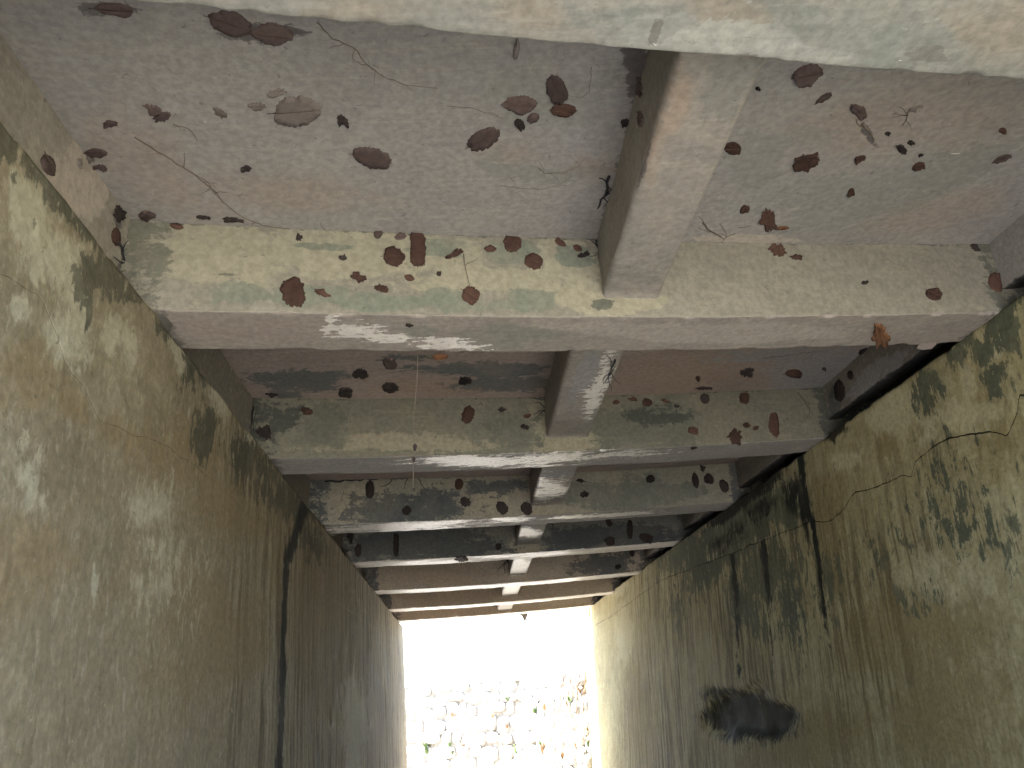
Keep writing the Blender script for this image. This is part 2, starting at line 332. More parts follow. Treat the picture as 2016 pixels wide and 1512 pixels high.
M_SOF2 = concrete('soffit_grey', (0.30, 0.285, 0.265), (0.265, 0.255, 0.245), (0.33, 0.31, 0.285), P_SOF, dark=0.25)
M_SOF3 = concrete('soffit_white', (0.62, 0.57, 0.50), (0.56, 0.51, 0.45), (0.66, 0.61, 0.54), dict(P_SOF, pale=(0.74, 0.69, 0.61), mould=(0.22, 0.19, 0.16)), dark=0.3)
M_SLAB = concrete('slab_soffit', (0.332, 0.318, 0.305), (0.298, 0.286, 0.28), (0.351, 0.339, 0.321), P_SLAB, dark=0.14, mott=0.5, tint=0.6, bmp=0.12)
M_SLAB2 = concrete('slab_soffit_brown', (0.367, 0.292, 0.254), (0.324, 0.27, 0.248), (0.4, 0.335, 0.292), P_SLAB2, dark=0.3, mott=0.6, bmp=0.14)
M_CROSS = concrete('cross_beam_grey', (0.305, 0.284, 0.259), (0.272, 0.255, 0.234), (0.332, 0.305, 0.272), dict(P_SLAB, green=(0.246, 0.242, 0.225)), dark=0.2)
M_CROSS2 = concrete('cross_beam_brown', (0.31, 0.28, 0.25), (0.27, 0.25, 0.23), (0.34, 0.305, 0.27), P_SLAB2, dark=0.3)
M_END = concrete('end_beam_beige', (0.33, 0.305, 0.26), (0.31, 0.285, 0.25), (0.28, 0.255, 0.22), P_SLAB, dark=0.15)
M_ENDD = concrete('end_beam_dark', (0.22, 0.20, 0.17), (0.19, 0.175, 0.155), (0.24, 0.215, 0.18), P_SLAB2, dark=0.3)
M_WL = concrete('wall_olive', (0.222, 0.192, 0.135), (0.184, 0.157, 0.108), (0.252, 0.224, 0.159), P_WALL, wall=True, dark=0.25, dripk=0.75, dripz=0.42)
M_WR = concrete('wall_brown', (0.403, 0.36, 0.2), (0.331, 0.288, 0.159), (0.443, 0.408, 0.248), P_WALLR, wall=True, dark=0.4)

def simple(name, c1, c2, scale=20, rough=0.85, bump=0.4, spec=0.3, stretch=None, island=False):
    N = NT(name); a = N.noise(scale, 6, 0.65, 0.5, stretch); b = N.noise(scale*5, 4)
    col = N.mix(N.step(a, 0.35, 0.65), c1, c2)
    oi = N.n('ShaderNodeObjectInfo'); hs = N.n('ShaderNodeHueSaturation'); N.l(col, hs.inputs['Color'])
    N.l(N.step(oi.outputs['Random'], 0, 1, 0.72, 1.28), hs.inputs['Value']); N.l(hs.outputs[0], N.b.inputs['Base Color'])
    N.b.inputs['Roughness'].default_value = rough; N.b.inputs['Specular IOR Level'].default_value = spec
    N.l(N.bump(b, bump, 0.003), N.b.inputs['Normal'])
    return N.m
M_LEAF = {'brown': simple('leaf_dry_brown', (0.060, 0.033, 0.026), (0.085, 0.046, 0.034), 40),
          'purple': simple('leaf_dry_purple', (0.088, 0.062, 0.060), (0.115, 0.083, 0.078), 40),
          'rust': simple('leaf_dry_rust', (0.12, 0.055, 0.028), (0.16, 0.078, 0.04), 40),
          'dark': simple('leaf_rotten_dark', (0.028, 0.022, 0.022), (0.045, 0.034, 0.031), 40),
          'grey': simple('leaf_dusty_grey', (0.17, 0.145, 0.135), (0.20, 0.175, 0.16), 40)}
M_VEIN = simple('leaf_vein', (0.09, 0.058, 0.042), (0.11, 0.07, 0.05), 30)
M_ROOT = simple('root_fibre', (0.15, 0.12, 0.095), (0.19, 0.155, 0.125), 30)
M_BLACK = simple('black_plastic', (0.012, 0.012, 0.016), (0.02, 0.02, 0.026), 30, 0.45)
M_STONE = simple('river_stone', (0.29, 0.275, 0.24), (0.46, 0.43, 0.38), 5, 0.85, 0.8)
M_MORTAR = simple('mortar', (0.27, 0.24, 0.19), (0.44, 0.40, 0.33), 8, 0.9, 0.7)
M_BED = simple('gravel_bed', (0.40, 0.375, 0.335), (0.52, 0.49, 0.44), 9, 0.9, 0.8)
M_GRASS = simple('green_leaf', (0.07, 0.12, 0.035), (0.11, 0.17, 0.055), 12, 0.6)
M_DRY = simple('dry_stem', (0.20, 0.12, 0.06), (0.28, 0.17, 0.085), 12, 0.8)
M_DARKC = simple('old_concrete_back', (0.10, 0.10, 0.09), (0.14, 0.13, 0.11), 6)

# ------------------------------------------------------------------ object helpers
def mesh_obj(name, verts, faces, mat, parent=None, pa=None, smooth=True, kind=None, mat2=None, idx2=None):
    me = bpy.data.meshes.new(name)
    v = np.asarray(verts, float).reshape(-1, 3).copy(); v[:, 2] += ZC
    me.from_pydata(v.tolist(), [], [list(map(int, f)) for f in faces]) if not isinstance(faces, np.ndarray) else fast_mesh(me, v, faces)
    if pa is not None:
        p = pa.reshape(-1, 6)
        for nm, s in (('pA', slice(0, 3)), ('pB', slice(3, 6))):
            a = me.attributes.new(nm, 'FLOAT_COLOR', 'POINT')
            c = np.ones((len(p), 4), np.float32); c[:, :3] = p[:, s]; a.data.foreach_set('color', c.ravel())
    if smooth: me.polygons.foreach_set('use_smooth', [True]*len(me.polygons))
    me.materials.append(mat)
    if mat2: me.materials.append(mat2); me.polygons.foreach_set('material_index', idx2.astype(np.int32))
    me.update()
    o = bpy.data.objects.new(name, me); COL.objects.link(o)
    if parent: o.parent = parent; o.matrix_parent_inverse = parent.matrix_world.inverted()
    if kind: o['kind'] = kind
    return o
def fast_mesh(me, v, f):
    nf, k = f.shape
    me.vertices.add(len(v)); me.vertices.foreach_set('co', v.astype(np.float32).ravel())
    me.loops.add(nf*k); me.loops.foreach_set('vertex_index', f.astype(np.int32).ravel())
    me.polygons.add(nf); me.polygons.foreach_set('loop_start', np.arange(0, nf*k, k, dtype=np.int32))
    me.polygons.foreach_set('loop_total', np.full(nf, k, np.int32))
    me.update(calc_edges=True); me.validate()
def grid_faces(nu, nv, flip=False):
    i = np.arange(nu-1)[:, None]*nv + np.arange(nv-1)[None]
    f = np.stack([i, i+1, i+nv+1, i+nv], -1).reshape(-1, 4)
    return f[:, ::-1].copy() if flip else f
def thing(name, label, cat, loc=(0, 0, 0), group=None):
    o = bpy.data.objects.new(name, None); COL.objects.link(o); o.location = loc; o.empty_display_size = 0.2
    o['label'] = label; o['category'] = cat
    if group: o['group'] = group
    bpy.context.view_layer.update()
    return o
def tag(o, label, cat, group=None):
    o['label'] = label; o['category'] = cat
    if group: o['group'] = group
    return o
def box(name, x0, x1, y0, y1, z0, z1, mat, parent=None):
    v = [(x, y, z) for x in (x0, x1) for y in (y0, y1) for z in (z0, z1)]
    f = [(0, 1, 3, 2), (4, 6, 7, 5), (0, 4, 5, 1), (2, 3, 7, 6), (0, 2, 6, 4), (1, 5, 7, 3)]
    return mesh_obj(name, v, f, mat, parent, smooth=False)

# ------------------------------------------------------------------ bridge deck
bridge = thing('bridge_deck', 'old limewashed concrete bridge deck of parallel girders seen from below', 'bridge', (0.6, 0.9, 2.9))

# slab soffit between girders, one continuous sheet, with a thick body above it
def build_slab():
    for bay in range(0, 8):
        y0 = (GY[bay-1] + T - 0.02) if bay > 0 else GY[0] - 0.55
        y1 = (GY[bay] + 0.02)
        fine = 0.014 if bay == 1 else (0.02 if bay == 2 else 0.05)
        xs = np.arange(XL-0.30, XR+0.30, fine); ys = np.linspace(y0, y1, max(4, int((y1-y0)/fine)))
        X, Y = np.meshgrid(xs, ys, indexing='ij')
        P = np.stack([X, Y + K*X, H + D + zdeck(X)], -1)
        P[..., 2] += 0.012*fbm(P*np.array([2.5, 2.5, 0]), 4, 3) + 0.004*fbm(P*np.array([14, 14, 0]), 3, 9)
        uv = uv_of('S1', P); pa = paint('S%d' % bay, uv)
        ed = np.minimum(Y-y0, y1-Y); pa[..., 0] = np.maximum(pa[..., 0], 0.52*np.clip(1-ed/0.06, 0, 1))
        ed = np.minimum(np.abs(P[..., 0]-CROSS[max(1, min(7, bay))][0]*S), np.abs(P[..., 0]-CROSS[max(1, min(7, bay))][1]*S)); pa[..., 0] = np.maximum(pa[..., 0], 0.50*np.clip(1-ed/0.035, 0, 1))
        mesh_obj('slab_panel', P, grid_faces(len(xs), len(ys)), M_SLAB if bay < 2 else M_SLAB2, bridge, pa)
build_slab()
def skew_box(name, x0, x1, y0, y1, z0, z1, mat, parent):
    v = [(x, y + K*x, z + float(zdeck(x))) for x in (x0, x1) for y in (y0, y1) for z in (z0, z1)]
    f = [(0, 1, 3, 2), (4, 6, 7, 5), (0, 4, 5, 1), (2, 3, 7, 6), (0, 2, 6, 4), (1, 5, 7, 3)]
    return mesh_obj(name, v, f, mat, parent, smooth=False)
skew_box('deck_slab', XL-1.6, XR+1.6, GY[0]-0.57, YEND+0.12, H+D+0.09, H+D+0.32, M_DARKC, bridge)

GM = [M_G1, M_G2, M_G3, M_G4, M_G5, M_G6, M_G6, M_G6, M_G1]
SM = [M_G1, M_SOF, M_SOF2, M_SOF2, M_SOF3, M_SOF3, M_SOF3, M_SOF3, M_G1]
GLAB = ['pale first girder with ochre patches', 'yellow cream girder with green bare patches', 'olive girder with peeling white underside', 'grey girder with a slate patch', 'dark slate girder', None, None, None, None]
def build_girder(i):
    step = (0.012, 0.010, 0.012, 0.016, 0.02, 0.025, 0.025, 0.025, 0.04)[i]
    xs = np.arange(XL-0.33, XR+0.36, step)
    r = 0.007
    sec = []
    for z in np.linspace(D+0.02, r, max(8, int(D/step))): sec.append((0, z, 0))
    for a in (22, 45, 68): sec.append((r-r*math.cos(math.radians(a)), r-r*math.sin(math.radians(a)), 0 if a < 45 else 1))
    for y in np.linspace(r, T-r, max(8, int(T/step))): sec.append((y, 0, 1))
    for a in (22, 45, 68): sec.append((T-r+r*math.sin(math.radians(a)), r-r*math.cos(math.radians(a)), 1))
    for z in np.linspace(r, D+0.02, 8): sec.append((T, z, 2))
    sec = np.array(sec); X = xs[:, None] + 0*sec[None, :, 0]
    dy = sec[None, :, 0] + 0*X; dz = sec[None, :, 1] + 0*X; fc = sec[:, 2].astype(int)
    P = np.stack([X, GY[i] + dy + K*X, H + GZ[i]*(1-dz/D) + dz + zdeck(X)], -1)
    nz1 = fbm(P*3.0, 4, 11+i); nz2 = fbm(P*16, 3, 31+i); nz3 = fbm(P*np.array([5, 40, 40]), 2, 51+i)
    amp = 0.010*nz1 + 0.004*nz2
    P[..., 1] += np.where(fc == 0, -1, np.where(fc == 2, 1, 0))*amp
    P[..., 2] += np.where(fc == 1, -1, 0)*(amp + 0.0015*nz3)
    # knocked-off bits along the lower edges
    e1 = np.exp(-((dy-0.0)**2 + dz**2)/0.014**2); e2 = np.exp(-((dy-T)**2 + dz**2)/0.012**2)
    chip = np.clip(fbm(np.stack([X*11, X*0+i, X*0], -1), 5, 77)*4-0.35, 0, 1)*(0.006 if i == 0 else 0.017)
    wob = (0.003 if i == 0 else 0.006)*fbm(np.stack([X*2.2, X*0+i*3.7, X*0], -1), 4, 78)
    P[..., 1] += e1*wob + e2*wob; P[..., 2] += (dz < 0.05)*wob*0.5
    P[..., 1] += e1*chip - e2*chip; P[..., 2] += (e1+e2)*chip*0.8
    pa = np.zeros(X.shape + (6,))
    for f, nm in ((0, 'F'), (1, 'B')):
        k = fc == f; s = '%s%d' % (nm, i+1); pa[:, k] = paint(s, uv_of(s, P[:, k]))
    # grime packed into the slab joint and the wall ends
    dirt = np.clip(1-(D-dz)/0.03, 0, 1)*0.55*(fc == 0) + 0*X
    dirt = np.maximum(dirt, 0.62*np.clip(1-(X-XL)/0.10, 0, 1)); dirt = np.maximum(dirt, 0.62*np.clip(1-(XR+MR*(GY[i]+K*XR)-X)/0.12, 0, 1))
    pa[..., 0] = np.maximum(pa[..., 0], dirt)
    sidx = np.tile(((fc[:-1] == 1) & (fc[1:] >= 1)).astype(int), len(xs)-1)
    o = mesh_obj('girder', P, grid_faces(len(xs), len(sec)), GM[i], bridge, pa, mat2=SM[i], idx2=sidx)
    if GLAB[i]: o['label'] = GLAB[i]
for i in range(8): build_girder(i)

def build_cross(b):
    """cross beam between girder b and b+1 (1-based)"""
    CX0, CX1, CZ = CROSS[b][0]*S, CROSS[b][1]*S, CROSS[b][2]*D
    y0, y1 = GY[b-1]+T-0.01, GY[b]+0.006
    step = 0.012 if b < 3 else 0.025
    ys = np.linspace(y0, y1, int((y1-y0)/step)); r = 0.022; sec = []; hgt = D-CZ+0.02; wd = CX1-CX0
    for z in np.linspace(hgt, r, 14): sec.append((0, z, 0))
    for a in (22, 45, 68): sec.append((r-r*math.cos(math.radians(a)), r-r*math.sin(math.radians(a)), 1))
    for x in np.linspace(r, wd-r, 20): sec.append((x, 0, 1))
    for a in (22, 45, 68): sec.append((wd-r+r*math.sin(math.radians(a)), r-r*math.cos(math.radians(a)), 1))
    for z in np.linspace(r, hgt, 8): sec.append((wd, z, 2))
    sec = np.array(sec); Y = ys[:, None] + 0*sec[None, :, 0]; X = CX0 + sec[None, :, 0] + 0*Y; dz = sec[None, :, 1] + 0*Y; fc = sec[:, 2]
    # the soffit rises to a small fillet where it meets the far girder
    tt = np.clip((Y-(y1-0.05))/0.05, 0, 1)
    P = np.stack([X, Y + K*X, H + CZ + dz + zdeck(X) - 0.012*tt*tt*(dz < 0.1)], -1)
    am = 0.016*fbm(P*3.5, 4, 5+b) + 0.006*fbm(P*18, 3, 8+b)
    P[..., 0] += np.where(fc == 0, -1, np.where(fc == 2, 1, 0))*am; P[..., 2] -= np.where(fc == 1, 1, 0)*am
    pa = np.zeros(X.shape + (6,)); k = fc == 1; pa[:, k] = paint('C%d' % b, uv_of('C1', P[:, k]))
    mesh_obj('cross_beam', P, grid_faces(len(ys), len(sec), True), M_CROSS if b == 1 or b > 3 else M_CROSS2, bridge, pa)
for b in range(1, 8): build_cross(b)

def build_end(side, b):
    y0, y1 = GY[b-1]+T-0.01, GY[b]+0.006
    ys = np.linspace(y0, y1, 70 if b < 3 else 30); zs = np.linspace(0, 1, 26)
    yy, zz = np.meshgrid(ys, zs, indexing='ij')
    if side == 'L':
        X = XL - DEL + ML*yy; zb = ZTL + 0.012; back = -0.16
    else:
        X = XR + DER + MR*(yy + K*XR); zb = ZTR + 0.115; back = 0.10
    top = H + D + 0.02 + zdeck(X)
    P = np.stack([X, yy + K*X, zb + zz*(top-zb)], -1)
    P[..., 2] += (1-zz)*0.02*fbm(np.stack([yy*6, zz*0, zz*0+b], -1), 4, 60)
    P[..., 0] += 0.012*fbm(P*4, 4, 21)
    uv = uv_of('EL', P); pa = paint('E'+side, uv)
    Q = P[:, :1].copy(); Q[..., 0] += back; Q[..., 2] += 0.01
    P2 = np.concatenate([Q, P], 1); pa2 = np.concatenate([pa[:, :1], pa], 1)
    if side == 'R': pa2[:, 0, 5] = 1; pa2[:, 1, 5] = 0.6; pa2[:, 2, 5] = 0.35  # shade of the gap painted black on the underside and lower edge
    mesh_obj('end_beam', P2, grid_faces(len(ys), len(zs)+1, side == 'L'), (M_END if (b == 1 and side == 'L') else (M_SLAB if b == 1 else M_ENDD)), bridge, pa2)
for b in range(1, 8):
    build_end('L', b); build_end('R', b)

# ------------------------------------------------------------------ abutment walls
JL = [(-60, 520), (0, 543), (74, 584), (110, 650), (130, 714), (167, 764), (201, 828), (288, 861), (370, 905), (440, 965), (508, 1028), (542, 1075), (562, 1102), (640, 1170), (720, 1225), (770, 1265)]
JR = [(2060, 778), (2008, 779), (2002, 814), (1983, 858), (1963, 852), (1899, 857), (1865, 863), (1824, 887), (1800, 908), (1793, 937), (1777, 934), (1753, 946), (1707, 965), (1686, 969), (1675, 980), (1662, 1002), (1639, 1024), (1620, 1028), (1600, 1024), (1560, 1042), (1500, 1064), (1440, 1090), (1370, 1115), (1300, 1143), (1257, 1173), (1200, 1215)]
CAV = (1440, 1400, 105, 66, 6)
def build_wall(side):
    L = side == 'L'; sf = 'W' + side
    ys = np.concatenate([np.arange(-1.9, 1.4, 0.05), np.arange(1.4, 6.0, 0.014), np.arange(6.0, YEND + 0.35 + (-0.1 if L else 0.45), 0.03)])
    zt = ZTL if L else ZTR
    J = sorted([tuple(hit(sf, *q)[1]) for q in (JL if L else JR)])
    jy, jz = np.array([q[0] for q in J]), np.array([q[1] for q in J])
    zj = np.interp(ys, jy, jz); zj = np.clip(zj, zt-0.75, zt-0.12)
    zj = zj + 0.018*fbm(np.stack([ys*7, ys*0, ys*0], -1), 4, 40) + 0.008*fbm(np.stack([ys*40, ys*0, ys*0], -1), 3, 41)
    gn = np.clip(0.6 + 1.6*fbm(np.stack([ys*5, ys*0, ys*0], -1), 4, 43), 0.4, 1.3)
    gap = (0.0005 if L else 0.0065)*gn
    proud = 0.0015 if L else 0.0005
    sgn = 1 if L else -1
    def facex(Y, Z):
        return (XL + ML*Y + BL*(zt-Z)) if L else (XR + MR*Y - BR*(zt-Z))
    def relief(P):
        a = 0.020*fbm(P*1.7, 4, 2 if L else 4) + 0.010*fbm(P*6, 4, 6) + 0.004*fbm(P*np.array([20, 20, 14]), 3, 12) + 0.0006*fbm(P*np.array([9, 26, 4.0]), 3, 14)
        return a
    ytab = ys
    lab = ('olive streaked concrete abutment wall with dark mould along its top edge' if L else
           'brown concrete abutment wall with a long crack, black leak stains and a dark hollow')
    w_ = thing('abutment_wall', lab, 'wall', (XL if L else XR, 6, 0), 'abutment walls')
    # upper part
    v = np.concatenate([[0, 0.008], np.linspace(0.03, 1, 43)]); nz = len(v)
    topz = zt - 0.018*np.clip(fbm(np.stack([ys*9, ys*0, ys*0], -1), 5, 90 if L else 91)*2.4+0.1, 0, 1)
    Y = ys[:, None] + 0*v[None]; Z = (zj+gap/2)[:, None]*(1-v) + topz[:, None]*v
    P = np.stack([0*Y, Y, Z], -1); rel = relief(P)
    low = np.exp(-((1-v)*0.5/0.02)**2)*0 + np.exp(-(v*nz/2.0)**2)
    P[..., 0] = facex(Y, Z) + sgn*(rel + proud*(1-low[None]*0.5))
    rim = np.clip(1-(topz[:, None]-Z)/0.02, 0, 1); P[..., 0] -= sgn*0.010*rim**2
    pa = paint(sf, uv_of(sf, P)); 
    bot = P[:, :1].copy(); bot[..., 0] -= sgn*0.045
    t1 = P[:, -1:].copy(); t1[..., 0] -= sgn*0.05; t1[..., 2] += 0.004; t2 = t1.copy(); t2[..., 0] -= sgn*0.55
    PP = np.concatenate([bot, P, t1, t2], 1)
    pp = np.concatenate([pa[:, :1], pa, pa[:, -1:], pa[:, -1:]], 1)
    if not L: pp[:, -2:, 5] = 1  # ledge inside the gap: its darkness is painted on in black
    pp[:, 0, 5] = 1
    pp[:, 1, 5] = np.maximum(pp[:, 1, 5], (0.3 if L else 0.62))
    # dark soaked rim just below the seat
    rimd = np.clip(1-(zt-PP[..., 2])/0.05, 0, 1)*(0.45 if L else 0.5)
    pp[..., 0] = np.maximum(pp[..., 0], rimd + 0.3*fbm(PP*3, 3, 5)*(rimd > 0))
    if L: leak(pp, sf, PP, [(612, 965), (597, 1010), (580, 1060), (566, 1100)], 8)
    else: leak(pp, sf, PP, [(1577, 905), (1583, 960), (1592, 1010), (1600, 1030)], 7)
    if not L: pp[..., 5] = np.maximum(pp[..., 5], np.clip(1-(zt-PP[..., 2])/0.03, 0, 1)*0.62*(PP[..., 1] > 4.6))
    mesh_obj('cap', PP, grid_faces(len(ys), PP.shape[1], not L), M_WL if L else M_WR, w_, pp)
    # lower part
    v = np.concatenate([np.linspace(0, 0.992, 119), [0.9985, 1.0]]); nz = len(v)
    Y = ys[:, None] + 0*v[None]; Z = (-1.75)*(1-v)[None] + (zj-gap/2)[:, None]*v
    P = np.stack([0*Y, Y, Z], -1); rel = relief(P)
    P[..., 0] = facex(Y, Z) + sgn*rel
    uv = uv_of(sf, P); pa = paint(sf, uv)
    if not L:
        c = ell(sf, uv, *CAV) + 0.16*fbm(P*4, 3, 70); c = np.clip((c-0.46)*3.2, 0, 1); c = c*c*(3-2*c)
        P[..., 0] += (0.075 + 0.03*fbm(P*3, 3, 71))*c
        pa[..., 5] = np.maximum(pa[..., 5], c*0.7)
    top = P[:, -1:].copy(); top[..., 0] -= sgn*0.045
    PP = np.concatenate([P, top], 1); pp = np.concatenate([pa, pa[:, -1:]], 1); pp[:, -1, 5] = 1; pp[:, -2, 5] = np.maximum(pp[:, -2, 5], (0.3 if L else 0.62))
    if L: leak(pp, sf, PP, [(566, 1095), (561, 1200), (557, 1330), (549, 1512)], 9)
    else:
        leak(pp, sf, PP, [(1600, 1028), (1612, 1110), (1625, 1230), (1640, 1330), (1655, 1480)], 6, 0.7)
        leak(pp, sf, PP, [(1440, 1080), (1450, 1180), (1455, 1330)], 14, 0.4); leak(pp, sf, PP, [(1500, 1050), (1515, 1180), (1520, 1330)], 10, 0.6)
    mesh_obj('stem', PP, grid_faces(len(ys), PP.shape[1], not L), M_WL if L else M_WR, w_, pp)
    # mass of the abutment behind the face
    xb = (XL-0.50, XL-1.7) if L else (XR+0.45, XR+1.7)
    y1 = ys[-1]-0.02
    box('back_wall', min(xb), max(xb), -1.9, y1, -1.8, H+D+0.20+TILT*(XL if L else XR), M_DARKC, w_)
    xe = facex(np.array([y1]), np.array([-0.2]))[0]
    box('end_face', min(xe-sgn*0.08, xb[0]), max(xe-sgn*0.08, xb[0]), y1-0.3, y1+0.03, -1.8, zt-0.03, M_WL if L else M_WR, w_)
    return w_
def leak(pp, sf, PP, pts, wpx, fade=0.0):
    k = pline(sf, uv_of(sf, PP), pts, wpx, fade)
    pp[..., 5] = np.maximum(pp[..., 5], np.clip(k*0.88, 0, 1)); pp[..., 0] = np.maximum(pp[..., 0], np.clip(k*1.0, 0, 1))
build_wall('L'); build_wall('R')

# ------------------------------------------------------------------ dead leaves pasted under the deck by floods
WHERE = {'S1': 'the slab before the cream girder', 'F2': "the cream girder's face", 'B2': "the cream girder's underside", 'S2': 'the slab behind the cream girder',
         'F3': "the olive girder's face", 'F4': "the slate-patched girder's face", 'F5': "the dark slate girder's face", 'B5': "the dark slate girder's underside", 'F6': "the brown girder's face", 'K1': "the widest cross beam's side", 'EL': 'the end beam over the mouldy wall', 'ER': 'the end beam over the black gap'}
